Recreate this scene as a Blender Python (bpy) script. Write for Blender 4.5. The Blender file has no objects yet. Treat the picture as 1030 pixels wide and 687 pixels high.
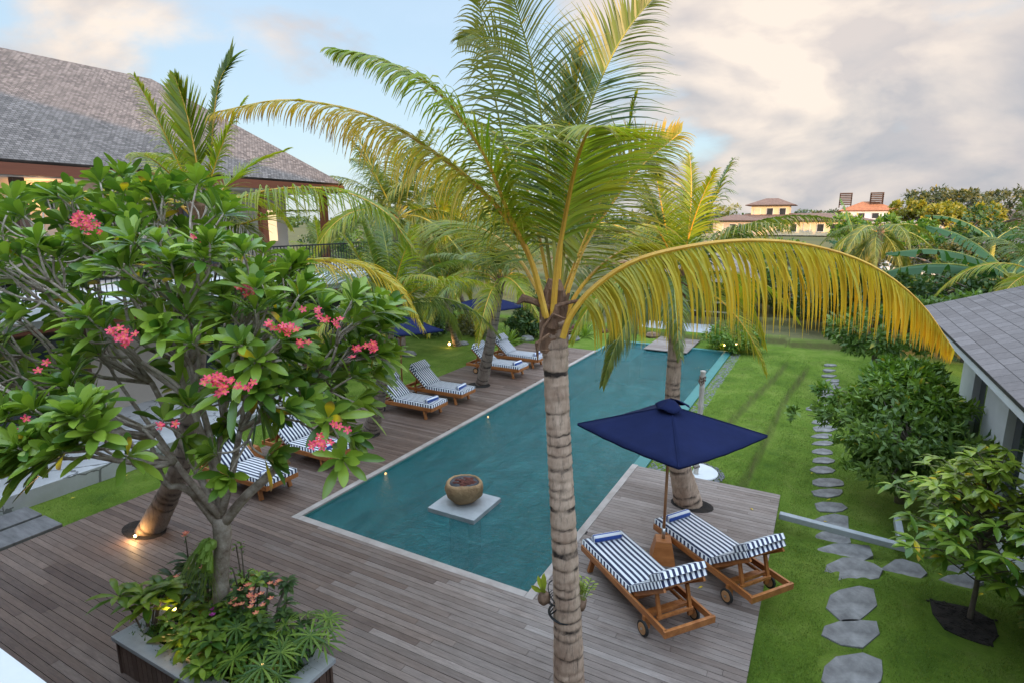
import bpy, math, random
import numpy as np
from mathutils import Vector, Matrix
random.seed(7); np.random.seed(7)
R=math.radians; PI=math.pi
sc=bpy.context.scene; COL=sc.collection
# ---------------------------------------------------------------- camera
FPX,CX,CY,HOR,HC=577.,515.,343.5,222.,4.8
_p=math.atan((CY-HOR)/FPX); _v=Vector((835-CX,CY-HOR,-FPX)); _U=Vector((0,math.cos(_p),math.sin(_p)))
_Y=(_v-_U*_v.dot(_U)).normalized(); _X=_Y.cross(_U)
ROT=Matrix((_X,_Y,_U))
cam=bpy.data.objects.new('camera',bpy.data.cameras.new('camera')); COL.objects.link(cam)
cam.matrix_world=Matrix.Translation((0,0,HC))@ROT.to_4x4()
cam.data.sensor_width=36; cam.data.lens=FPX/1030*36; cam.data.clip_end=3000; cam.data.clip_start=.05
sc.camera=cam
CAM=Vector((0,0,HC))
def P3(px,py,d): return CAM+ROT@Vector(((px-CX)/FPX,-(py-CY)/FPX,-1))*d
def G(px,py,z=0):
    d=ROT@Vector((px-CX,-(py-CY),-FPX)); t=(z-HC)/d.z; return Vector((d.x*t,d.y*t,z))
def AY(px,py,y):
    d=ROT@Vector((px-CX,-(py-CY),-FPX)); t=y/d.y; return Vector((d.x*t,y,HC+d.z*t))
# ---------------------------------------------------------------- light and sky
SUN_EL,SUN_AZ=R(9.6),R(-51)          # direction towards the sun: azimuth in the xy plane from +x
sdir=Vector((math.cos(SUN_AZ)*math.cos(SUN_EL),math.sin(SUN_AZ)*math.cos(SUN_EL),math.sin(SUN_EL)))
sl=bpy.data.lights.new('sun','SUN'); sl.energy=5.0; sl.angle=R(.5); sl.color=(1,.60,.29)
so=bpy.data.objects.new('sun',sl); COL.objects.link(so); so.rotation_euler=sdir.to_track_quat('Z','Y').to_euler()
wd=bpy.data.worlds.new('World'); sc.world=wd; wd.use_nodes=True
def world():
    nt=wd.node_tree; N=nt.nodes; L=nt.links; N.clear()
    out=N.new('ShaderNodeOutputWorld'); tc=N.new('ShaderNodeTexCoord')
    sky=N.new('ShaderNodeTexSky'); sky.sky_type='NISHITA'; sky.sun_disc=False
    sky.sun_elevation=SUN_EL; sky.sun_rotation=PI/2-SUN_AZ; sky.air_density=1.2; sky.dust_density=.6; sky.ozone_density=2
    bg=N.new('ShaderNodeBackground'); bg.inputs[1].default_value=.15; L.new(sky.outputs[0],bg.inputs[0])
    # clouds: direction -> flattened dome coordinates so banks get thinner towards the horizon
    sep=N.new('ShaderNodeSeparateXYZ'); L.new(tc.outputs['Generated'],sep.inputs[0])
    def M(op,a,b=None,c=None,clamp=False):
        m=N.new('ShaderNodeMath'); m.operation=op; m.use_clamp=clamp
        for i,x in enumerate((a,b,c)):
            if x is None: continue
            if isinstance(x,(int,float)): m.inputs[i].default_value=x
            else: L.new(x,m.inputs[i])
        return m.outputs[0]
    zz=M('ADD',M('MAXIMUM',sep.outputs[2],0),.42)
    cmb=N.new('ShaderNodeCombineXYZ'); L.new(M('DIVIDE',sep.outputs[0],zz),cmb.inputs[0]); L.new(M('DIVIDE',sep.outputs[1],zz),cmb.inputs[1])
    def noise(scale,det,rough,off):
        mp=N.new('ShaderNodeMapping'); mp.inputs[1].default_value=off; L.new(cmb.outputs[0],mp.inputs[0])
        n=N.new('ShaderNodeTexNoise'); n.inputs['Scale'].default_value=scale; n.inputs['Detail'].default_value=det; n.inputs['Roughness'].default_value=rough
        n.inputs['Distortion'].default_value=.35
        L.new(mp.outputs[0],n.inputs['Vector']); return n.outputs[0]
    def lobe(px,py,k):                      # 1 at the direction of a cloud bank, falling off around it
        d=(ROT@Vector((px-CX,-(py-CY),-FPX))).normalized()
        dt=N.new('ShaderNodeVectorMath'); dt.operation='DOT_PRODUCT'; L.new(tc.outputs['Generated'],dt.inputs[0]); dt.inputs[1].default_value=d
        return M('POWER',M('MAXIMUM',dt.outputs['Value'],0),k)
    n1=noise(1.0,8,.55,(3.1,1.7,0)); n2=noise(2.6,8,.58,(7.3,2.2,0)); ra=noise(1.9,7,.5,(2.4,6.6,0)); rb=noise(1.9,7,.5,(2.4-.09,6.6+.02,0)); n3=noise(.5,5,.5,(1.3,9.2,0))
    right=lobe(840,90,7); left=lobe(110,0,130); left2=lobe(330,40,160)
    cov=M('ADD',n1,M('ADD',M('MULTIPLY',right,.325),M('ADD',M('MULTIPLY',left,.26),M('MULTIPLY',left2,.12))))
    cov=M('ADD',cov,M('ADD',M('MULTIPLY',M('SUBTRACT',n2,.5),.30),M('MULTIPLY',M('SUBTRACT',ra,.5),.35)))
    gap=M('ADD',M('MULTIPLY',lobe(330,110,22),.20),M('ADD',M('MULTIPLY',lobe(1010,10,260),.14),M('MULTIPLY',lobe(905,120,1500),.07))); cov=M('SUBTRACT',cov,gap)
    mr=N.new('ShaderNodeMapRange'); mr.interpolation_type='SMOOTHSTEP'; mr.inputs[1].default_value=.52; mr.inputs[2].default_value=.66; L.new(cov,mr.inputs[0])
    # brightness inside the clouds
    warm=M('ADD',M('MULTIPLY',lobe(740,40,20),.55),M('ADD',M('MULTIPLY',lobe(120,10,60),.7),M('MULTIPLY',lobe(850,20,160),.7)))
    warm=M('MULTIPLY',warm,M('ADD',M('MULTIPLY',n2,1.7),.15),None,True)
    cr=N.new('ShaderNodeValToRGB'); L.new(M('ADD',M('ADD',M('MULTIPLY',n3,.75),M('MULTIPLY',n2,.45)),M('MULTIPLY',M('SUBTRACT',M('MINIMUM',sep.outputs[2],.3),.15),.85)),cr.inputs[0])
    cr.color_ramp.elements[0].position=.50; cr.color_ramp.elements[0].color=(.27,.31,.37,1)
    cr.color_ramp.elements[1].position=.70; cr.color_ramp.elements[1].color=(.50,.455,.45,1)
    relief=M('ADD',M('MULTIPLY',M('SUBTRACT',ra,rb),6.5),.42,None,True)
    mx=N.new('ShaderNodeMix'); mx.data_type='RGBA'; L.new(M('ADD',M('MULTIPLY',warm,.30),M('MULTIPLY',M('MULTIPLY',relief,M('ADD',warm,.22)),1.0),None,True),mx.inputs[0]); L.new(cr.outputs[0],mx.inputs[6]); mx.inputs[7].default_value=(.80,.69,.59,1)
    cb=N.new('ShaderNodeBackground'); L.new(mx.outputs[2],cb.inputs[0]); cb.inputs[1].default_value=CLOUD
    # thin veil over the open sky
    pale=N.new('ShaderNodeBackground'); pale.inputs[0].default_value=(.50,.64,.80,1); pale.inputs[1].default_value=CLOUD
    m0=N.new('ShaderNodeMixShader'); L.new(M('ADD',M('MULTIPLY',n2,.5),.45,None,True),m0.inputs[0]); L.new(bg.outputs[0],m0.inputs[1]); L.new(pale.outputs[0],m0.inputs[2])
    ms=N.new('ShaderNodeMixShader'); L.new(M('MULTIPLY',mr.outputs[0],.93),ms.inputs[0]); L.new(m0.outputs[0],ms.inputs[1]); L.new(cb.outputs[0],ms.inputs[2])
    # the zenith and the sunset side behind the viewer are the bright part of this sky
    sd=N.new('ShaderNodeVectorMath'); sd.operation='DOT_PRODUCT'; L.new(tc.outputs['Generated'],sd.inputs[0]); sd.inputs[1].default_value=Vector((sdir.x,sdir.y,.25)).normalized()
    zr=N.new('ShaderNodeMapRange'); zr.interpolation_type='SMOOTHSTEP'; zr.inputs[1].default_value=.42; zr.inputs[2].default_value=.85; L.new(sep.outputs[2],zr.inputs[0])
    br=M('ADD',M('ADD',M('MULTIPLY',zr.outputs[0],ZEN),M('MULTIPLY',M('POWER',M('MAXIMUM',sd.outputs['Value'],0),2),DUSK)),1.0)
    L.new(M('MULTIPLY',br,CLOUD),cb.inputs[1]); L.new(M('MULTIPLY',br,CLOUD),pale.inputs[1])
    L.new(ms.outputs[0],out.inputs[0])
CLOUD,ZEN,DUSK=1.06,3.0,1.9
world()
sc.view_settings.view_transform='Standard'; sc.view_settings.look='None'; sc.view_settings.gamma=1; sc.view_settings.exposure=0.32
sc.cycles.use_denoising=True; sc.cycles.max_bounces=8; sc.cycles.transparent_max_bounces=16; sc.cycles.sample_clamp_indirect=4
sc.cycles.caustics_refractive=False; sc.cycles.caustics_reflective=False
# ---------------------------------------------------------------- materials
def nodes(name):
    m=bpy.data.materials.new(name); m.use_nodes=True; nt=m.node_tree; nt.nodes.clear()
    o=nt.nodes.new('ShaderNodeOutputMaterial'); b=nt.nodes.new('ShaderNodeBsdfPrincipled'); nt.links.new(b.outputs[0],o.inputs[0])
    return m,nt,b,o
def nn(nt,t,**k):
    n=nt.nodes.new(t)
    for a,v in k.items(): setattr(n,a,v)
    return n
def ramp(nt,src,stops):
    r=nn(nt,'ShaderNodeValToRGB'); nt.links.new(src,r.inputs[0]); e=r.color_ramp.elements
    while len(e)<len(stops): e.new(.5)
    for i,(p,c) in enumerate(stops): e[i].position=p; e[i].color=(*c,1)
    return r.outputs[0]
def tex(nt,scale,detail=6,rough=.6,stretch=(1,1,1),coord='Object',dist=0):
    t=nn(nt,'ShaderNodeTexCoord'); m=nn(nt,'ShaderNodeMapping'); m.inputs[3].default_value=stretch
    nt.links.new(t.outputs[coord],m.inputs[0]); n=nn(nt,'ShaderNodeTexNoise')
    n.inputs['Scale'].default_value=scale; n.inputs['Detail'].default_value=detail; n.inputs['Roughness'].default_value=rough; n.inputs['Distortion'].default_value=dist
    nt.links.new(m.outputs[0],n.inputs['Vector']); return n.outputs[0]
def mixc(nt,f,a,b,mode='MIX'):
    m=nn(nt,'ShaderNodeMix',data_type='RGBA',blend_type=mode)
    for i,x in ((0,f),(6,a),(7,b)):
        if isinstance(x,(int,float)): m.inputs[i].default_value=x
        elif isinstance(x,tuple): m.inputs[i].default_value=(*x,1)
        else: nt.links.new(x,m.inputs[i])
    return m.outputs[2]
def mth(nt,op,a,b=0,clamp=False):
    m=nn(nt,'ShaderNodeMath',operation=op,use_clamp=clamp)
    for i,x in enumerate((a,b)):
        if isinstance(x,(int,float)): m.inputs[i].default_value=x
        else: nt.links.new(x,m.inputs[i])
    return m.outputs[0]
def bump(nt,b,h,strength=.3,dist=.02):
    n=nn(nt,'ShaderNodeBump'); n.inputs['Strength'].default_value=strength; n.inputs['Distance'].default_value=dist
    nt.links.new(h,n.inputs['Height']); nt.links.new(n.outputs[0],b.inputs['Normal'])
def noisy(name,c1,c2,scale=4,rough=.7,bs=.3,bd=.01,stretch=(1,1,1),fine=None,metal=0):
    m,nt,b,o=nodes(name); a=tex(nt,scale,8,.65,stretch)
    nt.links.new(ramp(nt,a,[(.32,c1),(.68,c2)]),b.inputs['Base Color']); b.inputs['Roughness'].default_value=rough; b.inputs['Metallic'].default_value=metal
    bump(nt,b,tex(nt,fine or scale*6,6,.6,stretch),bs,bd); return m
def emit(name,c,s):
    m,nt,b,o=nodes(name); b.inputs['Emission Color'].default_value=(*c,1); b.inputs['Emission Strength'].default_value=s; b.inputs['Base Color'].default_value=(*c,1); return m
def leafmat(name,dark,light,old=(.45,.33,.03),dead=(.16,.09,.04),rough=.45,trans=.3,tcol=None):
    # attribute 'col': r random hue, g place along the leaf, b age (yellowing), a unused
    m,nt,b,o=nodes(name); at=nn(nt,'ShaderNodeAttribute',attribute_name='col'); s=nn(nt,'ShaderNodeSeparateColor'); nt.links.new(at.outputs['Color'],s.inputs[0])
    c=mixc(nt,s.outputs[0],dark,light)
    y=mth(nt,'MULTIPLY',s.outputs[2],mth(nt,'ADD',mth(nt,'MULTIPLY',s.outputs[1],1.1),.35),True)
    c=mixc(nt,y,c,old)
    d=mth(nt,'MULTIPLY',mth(nt,'SUBTRACT',mth(nt,'MULTIPLY',s.outputs[2],s.outputs[1]),.62,True),3.2,True)
    c=mixc(nt,d,c,dead)
    nt.links.new(c,b.inputs['Base Color']); b.inputs['Roughness'].default_value=rough
    t=nn(nt,'ShaderNodeBsdfTranslucent'); nt.links.new(mixc(nt,1.0,c,tcol or (1.5,1.6,.7),'MULTIPLY'),t.inputs[0])
    mx=nn(nt,'ShaderNodeMixShader'); mx.inputs[0].default_value=trans; nt.links.new(b.outputs[0],mx.inputs[1]); nt.links.new(t.outputs[0],mx.inputs[2]); nt.links.new(mx.outputs[0],o.inputs[0])
    return m
M={}
M['palm']=leafmat('palm_leaf',(.12,.19,.015),(.30,.38,.03),(.60,.36,.025),(.20,.10,.05),.38,.38)
M['palm_dark']=leafmat('palm_leaf_dark',(.05,.10,.025),(.15,.22,.04),(.33,.27,.05),(.17,.10,.06),.4,.3)
M['palm_yellow']=leafmat('palm_leaf_yellow',(.30,.36,.035),(.58,.60,.13),(.86,.54,.02),(.42,.22,.07),.42,.4,(1.3,1.15,.8))
M['frangi']=leafmat('frangipani_leaf',(.065,.155,.020),(.31,.43,.05),(.88,.60,.03),(.3,.15,.05),.3,.22)
M['tree_a']=leafmat('leaf_dark_green',(.025,.065,.02),(.10,.17,.04),trans=.25)
M['tree_n']=leafmat('leaf_near_green',(.04,.10,.022),(.22,.32,.065),trans=.28)
M['tree_b']=leafmat('leaf_fresh_green',(.05,.13,.02),(.22,.33,.04),trans=.3)
M['tree_c']=leafmat('leaf_yellow_green',(.14,.15,.02),(.40,.34,.04),trans=.3)
M['tree_d']=leafmat('leaf_olive',(.06,.07,.025),(.15,.15,.05),trans=.2)
M['banana']=leafmat('banana_leaf',(.03,.095,.03),(.08,.18,.045),rough=.6,trans=.3)
M['moss']=leafmat('moss_green',(.03,.10,.012),(.09,.20,.02),trans=.2)
M['stag']=leafmat('staghorn_leaf',(.22,.36,.06),(.36,.48,.10),trans=.3)
M['yucca']=leafmat('spiky_leaf',(.10,.20,.03),(.30,.42,.06),trans=.25)
M['grassblade']=leafmat('grass_blade',(.055,.105,.010),(.16,.23,.03),trans=.25)
def flower(name,c,eye):
    m,nt,b,o=nodes(name); at=nn(nt,'ShaderNodeAttribute',attribute_name='col'); s=nn(nt,'ShaderNodeSeparateColor'); nt.links.new(at.outputs['Color'],s.inputs[0])
    nt.links.new(mixc(nt,s.outputs[1],eye,mixc(nt,s.outputs[0],c,(min(1,c[0]*1.15),c[1]+.03,c[2]+.10))),b.inputs['Base Color']); b.inputs['Roughness'].default_value=.5; return m
M['pink']=flower('frangipani_petal',(.62,.004,.055),(.85,.20,.03))
M['coral']=flower('coral_petal',(.80,.16,.10),(.9,.5,.2))
M['magenta']=flower('magenta_petal',(.55,.03,.35),(.6,.1,.4))
M['rachis']=noisy('frond_rachis',(.62,.30,.03),(.75,.45,.05),6,.4,.1)
M['rachis_g']=noisy('frond_rachis_green',(.22,.24,.04),(.40,.36,.06),6,.45,.1)
def trunkmat(name,c1,c2,dark,ringscale):
    m,nt,b,o=nodes(name); at=nn(nt,'ShaderNodeAttribute',attribute_name='col'); s=nn(nt,'ShaderNodeSeparateColor'); nt.links.new(at.outputs['Color'],s.inputs[0])
    base=ramp(nt,tex(nt,5,8,.7,(1,1,.45)),[(.3,c1),(.7,c2)])
    fib=tex(nt,22,6,.7,(1.5,1.5,.25)); base=mixc(nt,mth(nt,'MULTIPLY',mth(nt,'SUBTRACT',fib,.52,True),3.6,True),base,dark)
    lic=tex(nt,7,5,.6,(1,1,.8)); ring=mth(nt,'MULTIPLY',s.outputs[1],mth(nt,'MULTIPLY',mth(nt,'SUBTRACT',lic,.34,True),4.0,True),True)
    base=mixc(nt,ring,base,dark); base=mixc(nt,mth(nt,'MULTIPLY',mth(nt,'SUBTRACT',tex(nt,3,3,.5),.62,True),2.5,True),base,(.38,.20,.12))
    nt.links.new(base,b.inputs['Base Color']); b.inputs['Roughness'].default_value=.85; bump(nt,b,fib,.5,.01); return m
M['palmtrunk']=trunkmat('palm_trunk',(.28,.165,.11),(.72,.53,.40),(.03,.02,.015),1)
M['palmtrunk2']=trunkmat('palm_trunk_brown',(.17,.115,.085),(.34,.27,.22),(.03,.02,.018),1)
M['fibre']=noisy('palm_fibre',(.09,.045,.03),(.34,.19,.11),7,.9,.8,.02,(1,1,.4))
M['bark']=noisy('bark',(.09,.07,.05),(.24,.19,.15),6,.9,.6,.02,(1,1,.4))
M['frangibark']=noisy('frangipani_bark',(.20,.14,.10),(.58,.49,.41),9,.8,.6,.012)
def deckmat():
    m,nt,b,o=nodes('weathered_deck_boards'); at=nn(nt,'ShaderNodeAttribute',attribute_name='col'); s=nn(nt,'ShaderNodeSeparateColor'); nt.links.new(at.outputs['Color'],s.inputs[0])
    grain=tex(nt,5,8,.75,(.8,9,1)); fine=tex(nt,30,6,.7,(.6,9,1)); blotch=tex(nt,.5,5,.6,(1,1,1)); damp=tex(nt,2.4,8,.7,(.5,1.4,1)); knot=tex(nt,7,4,.7,(.6,2,1))
    brown=mixc(nt,s.outputs[0],(.082,.045,.031),(.180,.116,.086)); grey=mixc(nt,s.outputs[0],(.190,.150,.130),(.330,.280,.255))
    k=mth(nt,'ADD',mth(nt,'MULTIPLY',mth(nt,'SUBTRACT',blotch,.5),1.1),s.outputs[1],True)
    c=mixc(nt,k,brown,grey); c=mixc(nt,1.0,c,ramp(nt,grain,[(.30,(.62,.60,.60)),(.5,(1,1,1)),(.72,(1.35,1.36,1.38))]),'MULTIPLY')
    c=mixc(nt,mth(nt,'MULTIPLY',mth(nt,'SUBTRACT',damp,.52,True),4,True),c,mixc(nt,1.0,c,(.62,.56,.53),'MULTIPLY'))
    c=mixc(nt,mth(nt,'MULTIPLY',mth(nt,'SUBTRACT',knot,.60,True),5,True),c,mixc(nt,1.0,c,(1.35,1.38,1.42),'MULTIPLY'))
    nt.links.new(c,b.inputs['Base Color']); nt.links.new(mth(nt,'ADD',mth(nt,'MULTIPLY',fine,.3),.42),b.inputs['Roughness']); bump(nt,b,fine,.35,.004); return m
M['deck']=deckmat()
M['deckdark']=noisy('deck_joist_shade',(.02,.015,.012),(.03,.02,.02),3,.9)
M['coping']=noisy('coping_board',(.30,.25,.22),(.46,.40,.37),3,.6,.3,.005,(1,1,1))
M['teak']=noisy('oiled_teak',(.30,.095,.024),(.52,.20,.06),3,.42,.15,.004,(1,4,4),fine=20)
M['teakpole']=noisy('teak_pole',(.36,.15,.06),(.55,.27,.12),3,.45,.1,.004,(4,4,.6))
M['rubber']=noisy('black_rubber',(.012,.012,.012),(.03,.03,.03),8,.7)
M['hubwood']=noisy('wheel_wood',(.42,.20,.08),(.55,.3,.14),8,.5)
M['metal']=noisy('steel',(.5,.5,.5),(.7,.7,.7),10,.3,metal=1)
def stripes(name,axis,pitch,ca,cb,duty=.5,off=0):
    m,nt,b,o=nodes(name); t=nn(nt,'ShaderNodeTexCoord'); s=nn(nt,'ShaderNodeSeparateXYZ'); nt.links.new(t.outputs['Object'],s.inputs[0])
    v=mth(nt,'FRACT',mth(nt,'ADD',mth(nt,'DIVIDE',s.outputs[axis],pitch),off+50)); f=mth(nt,'GREATER_THAN',v,duty)
    nt.links.new(mixc(nt,f,ca,cb),b.inputs['Base Color']); b.inputs['Roughness'].default_value=.85; b.inputs['Sheen Weight'].default_value=.2
    bump(nt,b,tex(nt,300,2,.5),.12,.001); return m
NAVY=(.012,.018,.062); WHITE=(.78,.78,.80)
M['stripe_y']=stripes('navy_white_stripe_top',1,.078,NAVY,WHITE,.5,.0)
M['stripe_x']=stripes('navy_white_stripe_side',0,.078,NAVY,WHITE,.5)
M['towel']=stripes('blue_white_towel',1,.062,(.02,.07,.33),WHITE,.42,.2)
def canvas(name,c):
    m,nt,b,o=nodes(name); nt.links.new(ramp(nt,tex(nt,2.5,5,.6),[(.3,tuple(x*.85 for x in c)),(.7,tuple(x*1.15 for x in c))]),b.inputs['Base Color'])
    b.inputs['Roughness'].default_value=.9; b.inputs['Specular IOR Level'].default_value=.2; bump(nt,b,tex(nt,3,4,.5),.3,.03); return m
M['navy']=canvas('navy_canvas',(.009,.015,.062))
def lawnmat():
    m,nt,b,o=nodes('lawn_and_fields'); t=nn(nt,'ShaderNodeTexCoord'); s=nn(nt,'ShaderNodeSeparateXYZ'); nt.links.new(t.outputs['Object'],s.inputs[0])
    a=tex(nt,.9,8,.7); f=tex(nt,22,6,.8); mid=tex(nt,5,6,.7); worn=tex(nt,1.7,7,.75)
    lawn=ramp(nt,a,[(.3,(.060,.11,.010)),(.5,(.115,.18,.020)),(.70,(.19,.245,.045))])
    lawn=mixc(nt,mth(nt,'MULTIPLY',mth(nt,'SUBTRACT',f,.48,True),2.0,True),lawn,mixc(nt,1.0,lawn,(.5,.6,.5),'MULTIPLY'))
    lawn=mixc(nt,mth(nt,'MULTIPLY',mth(nt,'SUBTRACT',mid,.6,True),2.2,True),lawn,(.17,.15,.05))
    lawn=mixc(nt,mth(nt,'MULTIPLY',mth(nt,'SUBTRACT',worn,.55,True),3.5,True),lawn,(.155,.165,.045)); lawn=mixc(nt,mth(nt,'MULTIPLY',mth(nt,'SUBTRACT',.44,worn,True),4,True),lawn,(.04,.085,.014))
    field=ramp(nt,tex(nt,.35,8,.7,(1,2.5,1)),[(.3,(.075,.075,.035)),(.5,(.15,.135,.06)),(.7,(.10,.125,.035))])
    field=mixc(nt,mth(nt,'MULTIPLY',mth(nt,'SUBTRACT',mid,.5,True),2.0,True),field,(.06,.055,.03))
    g=nn(nt,'ShaderNodeNewGeometry'); sn=nn(nt,'ShaderNodeSeparateXYZ'); nt.links.new(g.outputs['Normal'],sn.inputs[0])
    k=mth(nt,'MULTIPLY',mth(nt,'SUBTRACT',mth(nt,'ADD',s.outputs[1],mth(nt,'MULTIPLY',a,2)),25.4),.7,True)
    c=mixc(nt,k,lawn,field)
    steep=mth(nt,'MULTIPLY',mth(nt,'SUBTRACT',.93,sn.outputs[2]),7,True)
    c=mixc(nt,mth(nt,'MULTIPLY',steep,mth(nt,'ADD',mid,.25),True),c,(.085,.075,.03))
    nt.links.new(c,b.inputs['Base Color']); b.inputs['Roughness'].default_value=.95; b.inputs['Specular IOR Level'].default_value=.15; bump(nt,b,f,.8,.03); return m
M['lawn']=lawnmat()
def watermat():
    m,nt,b,o=nodes('pool_water'); nt.nodes.remove(b)
    n1=tex(nt,2.6,6,.65,(1,.5,1),dist=1.2); n2=tex(nt,11,5,.65,(.6,1,1),dist=1.0); n3=tex(nt,.45,4,.6); n4=tex(nt,2.0,9,.78,(1.3,.6,1),dist=.7)
    h=mth(nt,'ADD',mth(nt,'MULTIPLY',n1,1.2),mth(nt,'MULTIPLY',n2,mth(nt,'ADD',mth(nt,'MULTIPLY',n3,1.0),.15)))
    bp=nn(nt,'ShaderNodeBump'); bp.inputs['Strength'].default_value=.8; bp.inputs['Distance'].default_value=.12; nt.links.new(h,bp.inputs['Height'])
    fr=nn(nt,'ShaderNodeFresnel'); fr.inputs[0].default_value=1.5; nt.links.new(bp.outputs[0],fr.inputs[1])
    tr=nn(nt,'ShaderNodeBsdfTransparent'); nt.links.new(mixc(nt,n4,(.22,.66,.72),(.42,.92,.96)),tr.inputs[0])
    gl=nn(nt,'ShaderNodeBsdfGlossy'); gl.inputs['Roughness'].default_value=.13; nt.links.new(bp.outputs[0],gl.inputs['Normal'])
    sc_=nn(nt,'ShaderNodeBsdfDiffuse'); nt.links.new(ramp(nt,n4,[(.34,(.007,.16,.18)),(.5,(.012,.235,.255)),(.68,(.05,.36,.37))]),sc_.inputs[0]); nt.links.new(bp.outputs[0],sc_.inputs['Normal'])  # light ripples and reflections put into the water's own colour
    m0=nn(nt,'ShaderNodeMixShader'); m0.inputs[0].default_value=.42; nt.links.new(tr.outputs[0],m0.inputs[1]); nt.links.new(sc_.outputs[0],m0.inputs[2])
    mx=nn(nt,'ShaderNodeMixShader'); nt.links.new(fr.outputs[0],mx.inputs[0]); nt.links.new(m0.outputs[0],mx.inputs[1]); nt.links.new(gl.outputs[0],mx.inputs[2]); nt.links.new(mx.outputs[0],o.inputs[0]); return m
M['water']=watermat()
def tilemat():
    m,nt,b,o=nodes('green_pool_stone'); t=nn(nt,'ShaderNodeTexCoord'); br=nn(nt,'ShaderNodeTexBrick'); nt.links.new(t.outputs['Object'],br.inputs[0])
    br.offset=0; br.inputs['Scale'].default_value=1; br.inputs['Brick Width'].default_value=.2; br.inputs['Row Height'].default_value=.2; br.inputs['Mortar Size'].default_value=.004
    br.inputs['Color1'].default_value=(.045,.17,.15,1); br.inputs['Color2'].default_value=(.07,.23,.20,1); br.inputs['Mortar'].default_value=(.04,.12,.12,1)
    nt.links.new(mixc(nt,tex(nt,1.2,6,.6),br.outputs[0],(.035,.20,.20)),b.inputs['Base Color']); b.inputs['Roughness'].default_value=.5; return m
M['tile']=tilemat()
def roofmat(name,c1,c2,w,h,mort):
    m,nt,b,o=nodes(name); t=nn(nt,'ShaderNodeUVMap'); br=nn(nt,'ShaderNodeTexBrick'); nt.links.new(t.outputs[0],br.inputs[0])
    br.inputs['Scale'].default_value=1; br.inputs['Brick Width'].default_value=w; br.inputs['Row Height'].default_value=h; br.inputs['Mortar Size'].default_value=mort; br.inputs['Mortar Smooth'].default_value=.3
    br.inputs['Color1'].default_value=(*c1,1); br.inputs['Color2'].default_value=(*c2,1); br.inputs['Mortar'].default_value=(*[x*.35 for x in c1],1); br.inputs['Bias'].default_value=-.1
    s=nn(nt,'ShaderNodeSeparateXYZ'); nt.links.new(t.outputs[0],s.inputs[0]); saw=mth(nt,'FRACT',mth(nt,'DIVIDE',s.outputs[1],h))
    c=mixc(nt,mth(nt,'MULTIPLY',mth(nt,'SUBTRACT',tex(nt,1.2,6,.6),.4,True),1.6,True),br.outputs[0],tuple(x*.65 for x in c2))
    c=mixc(nt,.35,c,mixc(nt,1.0,c,ramp(nt,tex(nt,14,5,.7,(1,1,2)),[(.3,(.45,.45,.45)),(.7,(1.5,1.45,1.4))]),'MULTIPLY'))
    nt.links.new(c,b.inputs['Base Color']); b.inputs['Roughness'].default_value=.8
    bump(nt,b,mth(nt,'ADD',mth(nt,'MULTIPLY',saw,-1),mth(nt,'MULTIPLY',br.outputs[1],-1.0)),.9,.03); return m
M['shingle']=roofmat('timber_shingles',(.10,.078,.066),(.27,.22,.195),.11,.085,.006)
M['slate']=roofmat('grey_slate_tiles',(.125,.107,.105),(.185,.162,.160),.34,.21,.006)
M['terracotta']=roofmat('clay_tiles',(.42,.14,.06),(.55,.22,.09),.3,.3,.01)
M['brownroof']=roofmat('brown_roof_tiles',(.17,.10,.075),(.25,.15,.11),.4,.3,.01)
M['fascia']=noisy('red_brown_fascia',(.16,.045,.022),(.24,.075,.035),2,.45,.1,.004,(1,.2,3))
M['plaster']=noisy('beige_plaster',(.42,.36,.31),(.50,.43,.37),.8,.85,.1,.004)
M['white']=noisy('white_render',(.56,.57,.58),(.68,.69,.70),.9,.8,.1,.004)
M['cream']=noisy('cream_render',(.62,.50,.33),(.70,.58,.40),.7,.8,.1,.004)
M['concrete']=noisy('grey_concrete',(.30,.31,.32),(.42,.43,.44),3,.8,.3,.006)
def terracestone():
    m,nt,b,o=nodes('pale_terrace_stone'); t=nn(nt,'ShaderNodeTexCoord'); v=nn(nt,'ShaderNodeTexVoronoi',feature='DISTANCE_TO_EDGE'); v.inputs['Scale'].default_value=.75
    w=tex(nt,1.6,4,.6); mp=nn(nt,'ShaderNodeVectorMath',operation='ADD'); nt.links.new(t.outputs['Object'],mp.inputs[0])
    cc=nn(nt,'ShaderNodeCombineXYZ'); nt.links.new(w,cc.inputs[0]); nt.links.new(w,cc.inputs[1]); nt.links.new(cc.outputs[0],mp.inputs[1]); nt.links.new(mp.outputs[0],v.inputs['Vector'])
    c=ramp(nt,tex(nt,1.5,8,.65),[(.3,(.33,.33,.33)),(.7,(.47,.47,.48))])
    c=mixc(nt,mth(nt,'LESS_THAN',v.outputs[0],.012),c,(.16,.16,.16)); nt.links.new(c,b.inputs['Base Color']); b.inputs['Roughness'].default_value=.75; bump(nt,b,tex(nt,12,5,.6),.2,.01); return m  # thin dark lines: crack-like shadows put into the stone colour
M['terrace']=terracestone()
M['stone']=noisy('stepping_stone',(.10,.092,.09),(.30,.285,.275),3.2,.8,.7,.015,fine=11)
M['darkpaver']=noisy('dark_paver',(.10,.095,.095),(.20,.19,.19),2.5,.7,.3,.01,(1,4,1))
M['bowl']=noisy('carved_tan_stone',(.23,.13,.06),(.46,.29,.15),4,.85,1,.05,fine=7)
M['lava']=noisy('red_lava_rock',(.05,.015,.01),(.17,.05,.035),12,.95,1,.02)
M['charcoal']=noisy('soot_grey',(.05,.05,.06),(.12,.12,.13),8,.9)
M['soil']=noisy('dark_soil',(.008,.006,.005),(.035,.025,.02),9,1,.8,.03)
M['black']=noisy('black_metal',(.012,.012,.013),(.02,.02,.02),5,.5)
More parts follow.
